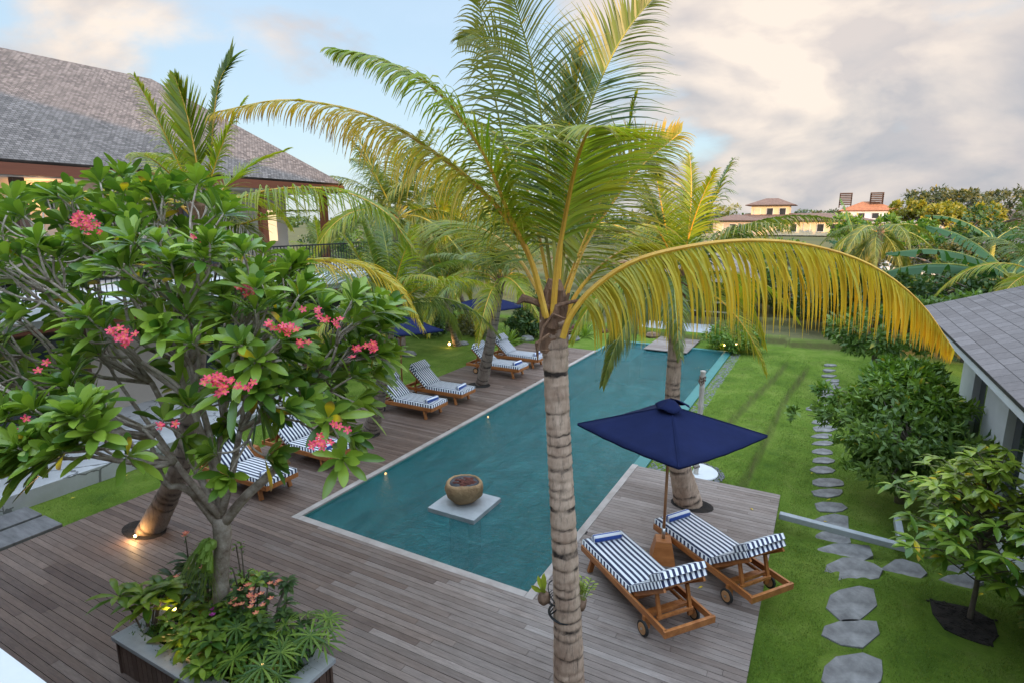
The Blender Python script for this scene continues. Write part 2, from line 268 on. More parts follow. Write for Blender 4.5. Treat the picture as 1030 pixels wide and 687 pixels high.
M['glass']=noisy('dark_window_glass',(.02,.025,.03),(.05,.055,.06),.6,.06,0)
M['darkwood']=noisy('dark_timber',(.07,.035,.022),(.13,.07,.045),2,.6)
M['bamboo']=noisy('bleached_bamboo',(.48,.42,.36),(.66,.60,.54),6,.5,.2,.004,(1,1,.3))
M['thatch']=noisy('grey_thatch',(.20,.155,.12),(.42,.35,.29),9,1,1,.04,(1,1,.25))
M['rope']=noisy('black_cord',(.012,.012,.012),(.03,.03,.03),30,.8)
M['coconut']=noisy('coconut_husk',(.10,.055,.035),(.28,.17,.11),10,.85,.6,.01)
M['lamp']=emit('warm_lamp',(1,.62,.22),14); M['lampdim']=emit('warm_glow_lamp',(1,.6,.22),5)
M['poollamp']=emit('pool_lamp',(1,.62,.25),.9); M['room']=emit('lit_room',(1,.72,.42),.8)
M['pebble']=noisy('grey_pebbles',(.05,.055,.06),(.22,.22,.23),12,.6)
M['fish']=noisy('sacred_red',(.30,.08,.05),(.4,.12,.08),4,.7)
# ---------------------------------------------------------------- mesh helpers
class MB:
    def __init__(s): s.v=[]; s.f=[]; s.c=[]; s.m=[]; s.mi=0; s.col=(.5,0,0)
    def av(s,p,c=None): s.v.append((p[0],p[1],p[2])); s.c.append(c or s.col); return len(s.v)-1
    def af(s,*i): s.f.append(i); s.m.append(s.mi)
    def box(s,c,d,rz=0,mat=None,c2=None):
        mm=mat or (Matrix.Translation(c)@Matrix.Rotation(rz,4,'Z')); b=len(s.v)
        for z in(-.5,.5):
            for x,y in((-.5,-.5),(.5,-.5),(.5,.5),(-.5,.5)): s.av(mm@Vector((x*d[0],y*d[1],z*d[2])),c2)
        for q in((3,2,1,0),(4,5,6,7),(0,1,5,4),(1,2,6,5),(2,3,7,6),(3,0,4,7)): s.af(*[b+i for i in q])
        return s
    def bar(s,a,b,w,h,up=(0,0,1)):
        a=Vector(a); b=Vector(b); x=(b-a); L=x.length; x.normalize(); u=Vector(up); y=u.cross(x)
        if y.length<1e-3: y=Vector((0,1,0)).cross(x)
        y.normalize(); z=x.cross(y); mm=Matrix((x,y,z)).transposed().to_4x4(); mm.translation=(a+b)/2
        return s.box(None,(L,w,h),mat=mm)
    def tube(s,pts,rad,seg=8,cap=True,cols=None):
        pts=[Vector(p) for p in pts]; n=len(pts); b0=len(s.v); ref=None
        for i,p in enumerate(pts):
            t=(pts[min(i+1,n-1)]-pts[max(i-1,0)]).normalized()
            if ref is None: ref=Vector((1,0,0)) if abs(t.x)<.9 else Vector((0,1,0))
            ref=(ref-t*ref.dot(t)).normalized(); q=t.cross(ref); r=rad[i] if hasattr(rad,'__len__') else rad
            for k in range(seg):
                a=2*PI*k/seg; s.av(p+(ref*math.cos(a)+q*math.sin(a))*r,cols[i] if cols else None)
        for i in range(n-1):
            for k in range(seg):
                a=b0+i*seg+k; b=b0+i*seg+(k+1)%seg; s.af(a,b,b+seg,a+seg)
        if cap: s.af(*[b0+k for k in range(seg)][::-1]); s.af(*[b0+(n-1)*seg+k for k in range(seg)])
        return s
    def lathe(s,prof,c=(0,0,0),seg=20,wob=0,rz=0):
        b0=len(s.v)
        for r,z in prof:
            for k in range(seg):
                a=2*PI*k/seg+rz; rr=r*(1+wob*(math.sin(2*a+.7)+.6*math.sin(3*a+z*3)))
                s.av((c[0]+rr*math.cos(a),c[1]+rr*math.sin(a),c[2]+z))
        for i in range(len(prof)-1):
            for k in range(seg):
                a=b0+i*seg+k; b=b0+i*seg+(k+1)%seg; s.af(a,b,b+seg,a+seg)
        s.af(*[b0+k for k in range(seg)][::-1]); s.af(*[b0+(len(prof)-1)*seg+k for k in range(seg)]); return s
    def poly(s,pts,z0,z1,bev=0):
        n=len(pts); b=len(s.v)
        cx=sum(p[0] for p in pts)/n; cy=sum(p[1] for p in pts)/n
        lv=[(z0,1),(z1-bev,1),(z1,1-bev*2)] if bev else [(z0,1),(z1,1)]
        for z,k in lv:
            for p in pts: s.av((cx+(p[0]-cx)*k,cy+(p[1]-cy)*k,z))
        for l in range(len(lv)-1):
            for i in range(n): s.af(b+l*n+i,b+l*n+(i+1)%n,b+(l+1)*n+(i+1)%n,b+(l+1)*n+i)
        s.af(*[b+(len(lv)-1)*n+i for i in range(n)]); return s
    def leaf(s,p,d,n,L,W,droop=.2,fold=.15,age=0,prof=((0,.12),(.25,.62),(.55,1),(.82,.72),(1,.05))):
        # a leaf blade: p base, d direction, n upper side
        d=d.normalized(); x=n.cross(d)
        if x.length<1e-4: x=Vector((1,0,0))
        x.normalize(); n=d.cross(x); r=random.random(); b=len(s.v)
        for t,w in prof:
            q=p+d*(L*t)-Vector((0,0,1))*(L*droop*t*t); e=x*(W*w*.5); up=n*(W*fold*w)
            s.av(q-e+up,(r,t,age)); s.av(q,(r,t,age)); s.av(q+e+up,(r,t,age))
        for i in range(len(prof)-1):
            a=b+i*3; s.af(a,a+1,a+4,a+3); s.af(a+1,a+2,a+5,a+4)
    def mesh(s,name,mats,smooth=False,uv=None):
        me=bpy.data.meshes.new(name); me.from_pydata(s.v,[],s.f)
        for m in (mats if isinstance(mats,(list,tuple)) else [mats]): me.materials.append(m)
        me.polygons.foreach_set('material_index',s.m)
        if smooth: me.polygons.foreach_set('use_smooth',[True]*len(s.f))
        a=me.color_attributes.new('col','FLOAT_COLOR','POINT'); arr=np.ones((len(s.v),4),np.float32); arr[:,:3]=np.array(s.c,np.float32); a.data.foreach_set('color',arr.ravel())
        me.update(); return me
    def build(s,name,mats,parent=None,smooth=False,bevel=0):
        o=bpy.data.objects.new(name,s.mesh(name,mats,smooth)); COL.objects.link(o)
        if parent: o.parent=parent
        if bevel:
            b=o.modifiers.new('b','BEVEL'); b.width=bevel; b.segments=2; b.limit_method='ANGLE'
        return o
def tag(o,label,cat,group=None):
    o['label']=label; o['category']=cat
    if group: o['group']=group
    return o
def thing(name,loc,label,cat,group=None,rz=0):
    o=bpy.data.objects.new(name,None); COL.objects.link(o); o.location=loc; o.rotation_euler=(0,0,rz); o.empty_display_size=.1
    return tag(o,label,cat,group)
def struct(o,k='structure'): o['kind']=k; return o
def dup(root,loc,rz=0,label=None,group=None,scale=None):
    r=root.copy(); COL.objects.link(r); r.location=loc; r.rotation_euler=(0,0,rz)
    if label: r['label']=label
    if group: r['group']=group
    if scale: r.scale=(scale,)*3
    for ch in list(root.children):
        c=ch.copy(); COL.objects.link(c); c.parent=r
        for g in list(ch.children):
            d=g.copy(); COL.objects.link(d); d.parent=c
    return r
def npmesh(name,V,F,C,mats,smooth=False):
    """V (n,3), F (m,k) constant k, C (n,3)"""
    me=bpy.data.meshes.new(name); m,k=F.shape
    me.vertices.add(len(V)); me.vertices.foreach_set('co',V.astype(np.float32).ravel())
    me.loops.add(m*k); me.loops.foreach_set('vertex_index',F.astype(np.int32).ravel())
    me.polygons.add(m); me.polygons.foreach_set('loop_start',np.arange(0,m*k,k,dtype=np.int32)); me.polygons.foreach_set('loop_total',np.full(m,k,np.int32))
    for x in (mats if isinstance(mats,(list,tuple)) else [mats]): me.materials.append(x)
    if smooth: me.polygons.foreach_set('use_smooth',np.ones(m,bool))
    a=me.color_attributes.new('col','FLOAT_COLOR','POINT'); arr=np.ones((len(V),4),np.float32); arr[:,:3]=C; a.data.foreach_set('color',arr.ravel())
    me.update(calc_edges=True); return me
def smoothpath(pts,n=20):
    """Catmull-Rom through pts"""
    P=[Vector(p) for p in pts]; P=[P[0]*2-P[1]]+P+[P[-1]*2-P[-2]]; out=[]; m=len(P)-3
    for i in range(n):
        u=i/(n-1)*m; k=min(int(u),m-1); t=u-k; a,b,c,d=P[k:k+4]
        out.append(.5*((2*b)+(c-a)*t+(2*a-5*b+4*c-d)*t*t+(3*b-a-3*c+d)*t**3))
    return out
UP=Vector((0,0,1))
# ---------------------------------------------------------------- ground
PX0,PX1,PY0,PY1=-7.25,-3.03,6.03,22.2       # the pool's water
def st(a,b,x): t=min(1,max(0,(x-a)/(b-a))); return t*t*(3-2*t)
def hgt(x,y):
    z=-.07
    if y<24 and x>-3:
        l1=-1.75+.05*(y-11)+.25*math.sin(y*.35); l2=l1+.75+.15*math.sin(y*.5+1)
        k=st(8.5,10.5,y)
        z-=k*(.17*st(0,.20,x-l1)+.17*st(0,.20,x-l2))*st(24,21,y)
    if x>-.3: z-=.02
    for i,y0 in enumerate((24.6,26.6,29.0,32,35.5,39.5,44,49)):
        yy=y-y0-.9*math.sin(x*.16+i*1.3)-.35*math.sin(x*.5+i)
        if y0<28 and x>-4 and x<-1: yy-=.6
        z+=.20*st(0,.25,yy)+.13*max(0,1-abs((yy-.5)/.3))
    return z
def axis(parts):
    a=[]
    for lo,hi,st_ in parts: a+=list(np.arange(lo,hi-1e-6,st_))
    a.append(parts[-1][1]); return a
def ground():
    xs=axis([(-600,-100,60),(-100,-40,6),(-40,-14,1),(-14,-7.25,.45),(-7.25,-3.03,.4),(-3.03,4,.11),(4,12,.5),(12,50,4),(50,700,60)])
    ys=axis([(-80,0,8),(0,6.03,.5),(6.03,22.2,.22),(22.2,52,.1),(52,100,4),(100,1500,90)])
    b=MB(); idx={}
    for j,y in enumerate(ys):
        for i,x in enumerate(xs): idx[i,j]=b.av((x,y,hgt(x,y)+random.uniform(-.006,.006)))
    for j in range(len(ys)-1):
        for i in range(len(xs)-1):
            cx,cy=(xs[i]+xs[i+1])/2,(ys[j]+ys[j+1])/2
            if PX0<cx<PX1 and PY0<cy<PY1: continue
            b.af(idx[i,j],idx[i+1,j],idx[i+1,j+1],idx[i,j+1])
    struct(b.build('ground',M['lawn'],smooth=True))
ground()
# ---------------------------------------------------------------- deck
DX0,DX1,DY1L,DY1R=-10.35,-.30,20.1,10.68
def deck():
    b=MB(); w=.094; y=-1.2; cop=.125
    while y<DY1L-.01:
        y1=min(y+w-.0065,DY1L); yc=(y+y1)/2
        if yc<PY0-cop: spans=[(DX0,DX1)]
        elif yc<DY1R: spans=[(DX0,PX0-cop),(PX1+cop+.0,DX1)]
        else: spans=[(DX0,PX0-cop)]
        if PY0-cop-.06<yc<PY0-cop: pass
        for a,e in spans:
            x=a-random.uniform(0,1.6)
            while x<e:
                L=random.choice((1.2,1.8,2.2,2.6,3.4)); x2=min(x+L,e); xa=max(x,a)
                if x2-xa>.04:
                    r=.5+random.gauss(0,.24); r=min(1,max(0,r))
                    g=.02+.66*st(-7.5,-1.8,(xa+x2)/2)+random.uniform(-.12,.12)+.15*st(9,16,yc)  # greyer to the right: weathering, plus sky reflection put into the board colour
                    b.box(((xa+x2)/2,yc,-.014+random.uniform(-.0012,.0012)),(x2-xa-.004,y1-y,.028),c2=(r,max(0,min(1,g)),0))
                x+=L
        y+=w
    o=struct(b.build('deck',M['deck']))
    c=MB()                         # coping boards round the near end of the pool
    c.box((PX0-cop/2,(PY0-cop+DY1L)/2,-.011),(cop-.006,DY1L-PY0+cop,.03),c2=(.8,.8,0))
    c.box(((PX0+PX1)/2,PY0-cop/2,-.011),(PX1-PX0-.006,cop-.006,.03),c2=(.8,.8,0))
    c.box((PX1+cop/2,(PY0-cop+DY1R)/2,-.011),(cop-.006,DY1R-PY0+cop,.03),c2=(.8,.8,0))
    struct(c.build('deck_coping',M['coping']))
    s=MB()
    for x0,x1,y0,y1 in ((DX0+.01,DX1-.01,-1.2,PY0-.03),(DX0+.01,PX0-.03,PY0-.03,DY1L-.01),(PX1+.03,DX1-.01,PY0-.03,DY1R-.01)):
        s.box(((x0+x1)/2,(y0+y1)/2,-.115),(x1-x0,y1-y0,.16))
    struct(s.build('deck_substructure',M['deckdark']))  # near-black slab put in for the shade seen through the board gaps
deck()
# ---------------------------------------------------------------- pool
def pool():
    b=MB(); D=-1.25; t=.02
    x0,x1,y0,y1=PX0,PX1,PY0,PY1
    b.box(((x0+x1)/2,(y0+y1)/2,D-.05),(x1-x0+.3,y1-y0+.3,.1))
    b.box((x0-.06,(y0+y1)/2,D/2-.03),(.12,y1-y0,-D-.0)); b.box(((x0+x1)/2,y0-.06,D/2-.03),(x1-x0+.24,.12,-D))
    b.box((x1+.06,(y0+DY1R)/2,D/2-.03),(.12,DY1R-y0,-D))
    b.box((x1+.13,(DY1R+y1)/2,D/2-.03),(.26,y1-DY1R,-D+.0))           # overflow edge
    b.box(((x0+x1)/2+.07,y1+.12,D/2-.02),(x1-x0+.38,.24,-D+.02))
    b.box((x0+.65,y1-1.1,-.70),(1.3,2.2,.9)); b.box((x0+2.0,y1-.35,-.85),(1.5,.7,.9))
    struct(b.build('pool_basin',M['tile']))
    n=MB(); n.box(((x0+x1)/2,(y0+y1)/2,-.075),(x1-x0-.002,y1-y0-.002,.01))
    me=bpy.data.meshes.new('pool_water'); me.from_pydata([(x0,y0,-.062),(x1,y0,-.062),(x1,y1,-.062),(x0,y1,-.062)],[],[(0,1,2,3)]); me.materials.append(M['water'])
    o=bpy.data.objects.new('pool_water',me); COL.objects.link(o); struct(o)
    # pebble gutter outside the overflow edge
    g=MB(); g.box((x1+.43,(DY1R+y1)/2,-.13),(.34,y1-DY1R+.1,.10)); struct(g.build('pebble_gutter',M['pebble']))
    p=MB()
    for _ in range(1500):
        cx,cy=x1+random.uniform(.29,.6),random.uniform(DY1R+.03,y1+.2); r=random.uniform(.018,.034); pebble(p,(cx,cy,-.075),r)
    struct(p.build('pebbles',M['pebble'],smooth=True),'stuff')
def pebble(b,c,r):
    b.lathe([(r*.6,-r*.5),(r,0),(r*.55,r*.45)],c,6,.06,random.random()*6)
pool()
# ---------------------------------------------------------------- loungers
def cushion(b,x0,x1,w,h,mat,taper=0):
    """rounded slab between x0 and x1 in the lounger's local frame given by mat; top material 0, sides 1"""
    nx,ny=10,8; r=.018; g={}
    for i in range(nx+1):
        for j in range(ny+1):
            u,v=i/nx,j/ny; x=x0+(x1-x0)*u; y=-w/2+w*v; e=min(u*(x1-x0),(1-u)*(x1-x0),v*w,(1-v)*w)
            z=h*(.86+.14*min(1,e/.07)**.6)+.004*math.sin(x*9)*math.cos(y*7)
            g[i,j]=b.av(mat@Vector((x,y,z)))
    b.mi=0
    for i in range(nx):
        for j in range(ny): b.af(g[i,j],g[i+1,j],g[i+1,j+1],g[i,j+1])
    b.mi=1
    ring=[(i,0) for i in range(nx)]+[(nx,j) for j in range(ny)]+[(i,ny) for i in range(nx,0,-1)]+[(0,j) for j in range(ny,0,-1)]
    lo=[]
    for (i,j) in ring:
        u,v=i/nx,j/ny; lo.append(b.av(mat@Vector((x0+(x1-x0)*u,-w/2+w*v,0))))
    n=len(ring)
    for k in range(n):
        (i1,j1),(i2,j2)=ring[k],ring[(k+1)%n]; b.mi=0 if i1==i2 else 1
        b.af(g[ring[k]],lo[k],lo[(k+1)%n],g[ring[(k+1)%n]])
    b.mi=0; b.af(*lo); 
def make_lounger(loc,rz,label,ang,group):
    t=thing('sun_lounger',loc,label,'sun lounger',group,rz)
    L=1.88; W=.66; zt=.31
    f=MB()
    for s in(-1,1):
        f.bar((0,s*W/2,zt-.045),(L,s*W/2,zt-.045),.035,.085)
        f.bar((.2,s*(W/2-.05),zt-.10),(1.6,s*(W/2-.05),zt-.10),.03,.04)
    f.box((.0,0,zt-.045),(.04,W+.035,.085)); f.box((L,0,zt-.045),(.04,W+.06,.085)); f.box((1.18,0,zt-.06),(.04,W-.04,.06)); f.box((1.5,0,zt-.075),(.04,W-.04,.05))
    for i in range(13): f.box((.08+i*.088,0,zt-.006),(.06,W-.04,.018))
    f.build('frame',M['teak'],t,bevel=.004)
    for s in(-1,1):
        b=MB(); b.bar((.24,s*(W/2-.035),zt-.08),(.18,s*(W/2-.02),0),.045,.075,(0,1,0)); b.build('leg',M['teak'],t,bevel=.004)
    b=MB(); b.box((.215,0,.16),(.03,W-.08,.05)); b.build('stretcher',M['teak'],t,bevel=.003)
    for s in(-1,1):
        b=MB(); b.bar((1.50,s*(W/2-.01),zt-.07),(1.52,s*(W/2+.0),.08),.035,.09,(0,1,0)); b.build('axle_bracket',M['teak'],t)
        mm=lambda p:p
        w=MB(); w.tube([(1.52,s*(W/2+.028),.095),(1.52,s*(W/2+.058),.095)],[.095,.095],24); wo=w.build('wheel',M['rubber'],t)
        h=MB(); h.tube([(1.52,s*(W/2+.024),.095),(1.52,s*(W/2+.064),.095)],[.070,.070],20); h.build('rim',M['hubwood'],wo)
        h=MB(); h.tube([(1.52,s*(W/2+.02),.095),(1.52,s*(W/2+.072),.095)],[.014,.014],8); h.build('axle_cap',M['metal'],wo)
    # backrest hinged at x=1.16
    A=Matrix.Translation((1.18,0,zt+.01))@Matrix.Rotation(-ang,4,'Y')
    f=MB()
    for s in(-1,1): f.bar(A@Vector((0,s*(W/2-.05),-.02)),A@Vector((.70,s*(W/2-.05),-.02)),.03,.05)
    for i in range(8): f.box(None,(.055,W-.08,.016),mat=A@Matrix.Translation((.04+i*.088,0,.0)))
    f.build('backrest_frame',M['teak'],t)
    f=MB(); top=A@Vector((.42,0,-.04)); 
    for s in(-1,1): f.bar((top.x,s*.22,top.z),(1.62,s*.22,zt-.05),.03,.045,(0,1,0))
    f.box((1.62,0,zt-.05),(.035,.52,.035)); f.box((1.42,0,zt-.10),(.05,.56,.03))
    f.build('prop',M['teak'],t)
    b=MB(); cushion(b,-.02,1.17,W-.01,.085,Matrix.Translation((0,0,zt+.004))); b.build('seat_cushion',[M['stripe_y'],M['stripe_x']],t,True)
    # the back cushion has its own origin so its stripes follow the slope
    b=MB(); cushion(b,.0,.72,W-.01,.085,Matrix.Identity(4)); o=b.build('back_cushion',[M['stripe_y'],M['stripe_x']],t,True); o.matrix_local=A@Matrix.Translation((.01,0,.012))
    b=MB(); cushion(b,.0,.25,W-.02,.085,Matrix.Identity(4)); o=b.build('head_pillow',[M['stripe_y'],M['stripe_x']],t,True); o.matrix_local=A@Matrix.Translation((.52,0,.095))
    return t
def make_towel(loc,rz,label):
    b=MB(); pts=[]; n=2
    for k in range(34):
        a=k*.48; r=.012+.0026*k*.62; pts.append((r*math.cos(a),r*math.sin(a)))
    # spiral cloth with thickness, rolled about the local x axis
    W=.42; i0=len(b.v); 
    b.tube([(-W/2,0,.05),(-W/2+.01,0,.05),(W/2-.01,0,.05),(W/2,0,.05)],[.050,.058,.058,.050],20)
    for s in(-1,1):
        for k in range(33):
            p,q=pts[k],pts[k+1]
            b.bar((s*(W/2+.002),p[0]*.9,.05+p[1]*.9),(s*(W/2+.002),q[0]*.9,.05+q[1]*.9),.004,.003,(1,0,0))
    b.bar((-W/2,.045,.012),(W/2,.045,.012),.03,.008)
    o=b.build('rolled_towel',M['towel'],None,True); o.location=loc; o.rotation_euler=(0,0,rz); return tag(o,label,'towel','rolled blue and white towels')
GR='striped sun loungers around the pool'
ZC=.31+.004+.078
a1=math.atan2(-1.13,1.4)
specs=[((-2.42,7.20,0),a1,'striped lounger right of the big palm trunk, left of the near parasol block'),
       ((-1.68,8.27,0),a1+.03,'striped lounger beside the leaning palm base and lawn, right of the wooden parasol block'),
       ((-8.12,6.38,0),PI,'left striped lounger right behind the frangipani trunk with its pillow at the grass'),
       ((-8.10,7.80,0),PI,'striped lounger half hidden by pink flowers between the frangipani and the dark leaning palm'),
       ((-8.12,11.15,0),PI,'striped lounger just beyond the dark leaning palm, lower left one of the middle pair'),
       ((-8.10,12.45,0),PI,'striped lounger of the middle pair with folded back end, upper right one before the lawn'),
       ((-8.00,15.48,0),PI,'striped lounger crossed by the slim leaning palm trunk, wheel showing'),
       ((-8.02,16.90,0),PI,'farthest striped lounger, beyond the slim palm and under the far navy parasol')]
proto=None
for i,(loc,rz,lab) in enumerate(specs):
    if i<2: a=.64
    else: a=.72
    if i in(0,2): proto=make_lounger(loc,rz,lab,a,GR); 
    else: dup(proto,loc,rz,lab,GR)
    c,s=math.cos(rz),math.sin(rz); dx,dy=.19,(.02 if i<2 else .05)
    if i<2: dx,dy=.13,-.02
    wl=['on the nearest lounger beside the big palm trunk','on the lounger next to the leaning palm base','on the lounger behind the frangipani trunk','on the lounger under the pink flowers','on the lower left lounger of the middle pair','on the upper right lounger of the middle pair','on the lounger crossed by the slim palm','on the farthest lounger by the grass'][i]
    make_towel((loc[0]+c*dx-s*dy,loc[1]+s*dx+c*dy,ZC-.001),rz+PI/2+(.06 if i%2 else -.1),'rolled blue and white towel '+wl)
# ---------------------------------------------------------------- parasols
def make_parasol(loc,rz,label,group):
    t=thing('parasol',loc,label,'parasol',group,rz)
    b=MB(); q=b
    for (w,z) in((.15,0),(.15,.04)): pass
    v=[]
    for w,z in((.17,0),(.165,.06),(.11,.33),(.105,.34)):
        v.append([b.av((sx*w,sy*w,z)) for sx,sy in((-1,-1),(1,-1),(1,1),(-1,1))])
    for a,c in zip(v,v[1:]):
        for k in range(4): b.af(a[k],a[(k+1)%4],c[(k+1)%4],c[k])
    b.af(*v[0][::-1]); b.af(*v[-1]); b.build('base',M['teak'],t,bevel=.006)
    b=MB(); b.tube([(0,0,.34),(0,0,.50)],.026,12); b.build('sleeve',M['metal'],t,True)
    b=MB(); b.tube([(0,0,.2),(0,0,2.36)],.021,12); b.build('pole',M['teakpole'],t,True)
    H0,H1,rd=1.99,2.33,1.27; c=MB(); n=10; corners=[(rd*math.cos(k*PI/2),rd*math.sin(k*PI/2)) for k in range(4)]
    for k in range(4):
        A_=corners[k]; B_=corners[(k+1)%4]; rows=[]
        for i in range(n+1):
            u=i/n; row=[]
            for j in range(n+1):
                v_=j/n; x=(A_[0]*(1-v_)+B_[0]*v_)*u; y=(A_[1]*(1-v_)+B_[1]*v_)*u
                sag=.05*math.sin(PI*v_)*u*(1-.35*u)+.004*math.sin(v_*31+u*5)*u*math.sin(PI*v_)-.0*u
                row.append(c.av((x,y,H1+(H0-H1)*u-sag)))
            rows.append(row)
        for i in range(n):
            for j in range(n):
                if i==0 and j>0: continue
                if i==0: 
                    for jj in range(n): c.af(rows[0][0],rows[1][jj],rows[1][jj+1])
                else: c.af(rows[i][j],rows[i+1][j],rows[i+1][j+1],rows[i][j+1])
        # narrow hem
        m=rows[n]; lo=[c.av((c.v[p][0]*.999,c.v[p][1]*.999,c.v[p][2]-.03)) for p in m]
        for j in range(n): c.af(m[j],lo[j],lo[j+1],m[j+1])
    o=c.build('canopy',M['navy'],t,True); sm=o.modifiers.new('s','SOLIDIFY'); sm.thickness=.003
    c=MB(); k0=[]                       # ruffled vent cap with a cut in it
    for i in range(5):
        u=i/4
        k0.append([c.av(((.025+.20*u)*(1+.12*math.sin(3*a*2*PI/24+1))*math.cos(a*2*PI/24),(.025+.20*u)*math.sin(a*2*PI/24)*(1+.1*math.cos(a)),H1+.10-.115*u**1.3+.018*u*math.sin(a*2*PI/24*5))) for a in range(22)])
    for i in range(4):
        for a in range(21): c.af(k0[i][a],k0[i+1][a],k0[i+1][a+1],k0[i][a+1])
    o=c.build('vent_cap',M['navy'],t,True); sm=o.modifiers.new('s','SOLIDIFY'); sm.thickness=.006
    for k in range(4):
        x,y=corners[k]; c=MB(); c.bar((x*.12,y*.12,H1-.0355),(x*.998,y*.998,H0+.004),.012,.005); c.build('seam',M['navy'],t)
    c=MB(); c.lathe([(.03,0),(.045,.03),(.03,.06)],(0,0,H1-.02),10); c.build('finial',M['teak'],t)
    for k in range(4):
        c=MB(); x,y=corners[k]; c.bar((x*.03,y*.03,H1-.045),(x*.975,y*.975,H0-.032),.016,.022); c.build('rib',M['teakpole'],t)
        c=MB(); c.bar((x*.03,y*.03,1.72),(x*.48,y*.48,2.13),.014,.018); c.build('strut',M['teakpole'],t)
    c=MB(); c.tube([(0,0,1.69),(0,0,1.75)],.05,12); c.build('runner',M['teakpole'],t)
    return t
pg='square navy parasols'
pr=make_parasol((-1.66,7.62,0),R(18),'nearest navy square parasol on a wooden block between two loungers on the right deck',pg)
dup(pr,(-9.85,11.85,0),R(12),'navy parasol half hidden by the dark leaning palm, over the middle pair of loungers',pg)
dup(pr,(-9.85,16.45,0),R(24),'far navy parasol behind the slim palm trunk, over the farthest loungers',pg)
b=thing('parasol_stand',(-9.85,7.08,0),'wooden parasol block between the two loungers behind the frangipani','parasol stand')
for ch in pr.children:
    if ch.name.split('.')[0] in('base','sleeve'):
        c=ch.copy(); COL.objects.link(c); c.parent=b; 
        if c.name.startswith('base'): c.name='block'
# ---------------------------------------------------------------- fire bowl
def firebowl():
    o=MB(); o.box((-5.10,7.68,-.03),(.93,.90,.09)); p=o.build('stone_plinth',M['concrete'],bevel=.008); p.rotation_euler=(0,0,0)
    o2=MB(); o2.box((-5.10,7.68,-.62),(.4,.4,1.1)); o2.build('pier',M['charcoal'],p)
    tag(p,'square grey stone plinth standing in the pool under the round fire bowl','plinth')
    t=thing('fire_bowl',(-5.12,7.70,.015),'round tan carved stone fire bowl standing on the plinth in the pool','fire bowl')
    b=MB(); b.lathe([(.10,0),(.17,.03),(.27,.16),(.30,.27),(.285,.36),(.255,.395),(.235,.39),(.225,.34),(.20,.27)],(0,0,0),32,.035)
    for i,v in enumerate(b.v): k=1+.035*math.sin(v[2]*23+v[0]*17)+random.uniform(-.012,.012); b.v[i]=(v[0]*k,v[1]*k,v[2]+.012*math.sin(v[0]*14)+random.uniform(-.004,.004))
    b.build('bowl',M['bowl'],t,True)
    b=MB(); b.lathe([(.232,0),(.20,-.08),(.05,-.10)],(0,0,.375),24,.018); b.build('lining',M['charcoal'],t,True)
    t.scale=(1.08,1.08,1.0)
    for k in range(34):
        r=.17*math.sqrt(random.random()); a=random.random()*2*PI; b=MB(); s=random.uniform(.03,.05)
        b.lathe([(s*.5,-s*.7),(s,-s*.2),(s*.9,s*.4),(s*.3,s*.7)],(r*math.cos(a),r*math.sin(a),.352+.05*(1-r/.17)),7,.16,a); q=b.build('lava_rock',M['lava'],t)
firebowl()
# ---------------------------------------------------------------- palms
def make_frond(pts,n=100,ll=.75,w=.034,droop=.8,splay=.55,age=.2,up=.15,r0=.02,profile=None,start=.16,seed=0,segs=5,side=(1,1),agetip=0,nrm=None,fwd=.52):
    """returns (rachis MB, leaflet mesh data) of one feather frond along pts"""
    rnd=random.Random(seed); P=smoothpath(pts,36); m=len(P); T=[(P[min(i+1,m-1)]-P[max(i-1,0)]).normalized() for i in range(m)]
    b=MB(); b.tube(P,[r0*(1-.86*(i/(m-1)))**1.0 for i in range(m)],6); nr=len(b.f)
    b.mi=1
    for i in range(n):
        u=start+(1-start)*i/(n-1); x=u*(m-1); k=min(int(x),m-2); f=x-k; p=P[k].lerp(P[k+1],f); t=T[k].lerp(T[k+1],f).normalized()
        S=t.cross(nrm if nrm is not None else UP)
        if S.length<.12: S=t.cross(Vector((.3,-1,0)))
        S.normalize(); Nn=S.cross(t)
        q=(u-start)/(1-start); pl=(profile(q) if profile else (.45+.55*math.sin(PI*min(1,q*1.15+.15)))*(1-.55*max(0,q-.75)/.25))
        for sd in(-1,1):
            if side[0 if sd<0 else 1]<rnd.random(): continue
            L=ll*pl*rnd.uniform(.86,1.08); fw=(fwd+.75*q)+rnd.uniform(-.12,.12)
            d=(S*sd*splay*1.6+t*fw+Nn*(up+rnd.uniform(-.15,.15))).normalized(); dr=droop*rnd.uniform(.75,1.25)
            r=rnd.random(); a=min(1,max(0,age+agetip*q+rnd.uniform(-.2,.25))); i0=len(b.v); pos=p.copy(); dd=d.copy(); step=L/segs; w_=w*rnd.uniform(.75,1.1)
            for s_ in range(segs+1):
                v=s_/segs; ww=w_*(.45+.55*min(1,v*5))*(1-v**1.6)*.5+.0010
                wv=(t-dd*t.dot(dd)); 
                if wv.length<.05: wv=S.cross(dd)
                wv.normalize(); nv=wv.cross(dd); e=(wv*math.cos(.5*sd+r)+nv*math.sin(.5*sd+r)*.6).normalized()*ww
                b.av(pos-e,(r,v,a)); b.av(pos+e,(r,v,a))
                dd=(dd-UP*(dr*1.1*(v+.25)/segs*1.6)).normalized(); pos=pos+dd*step
            for s_ in range(segs): j=i0+2*s_; b.af(j,j+1,j+3,j+2)
    return b
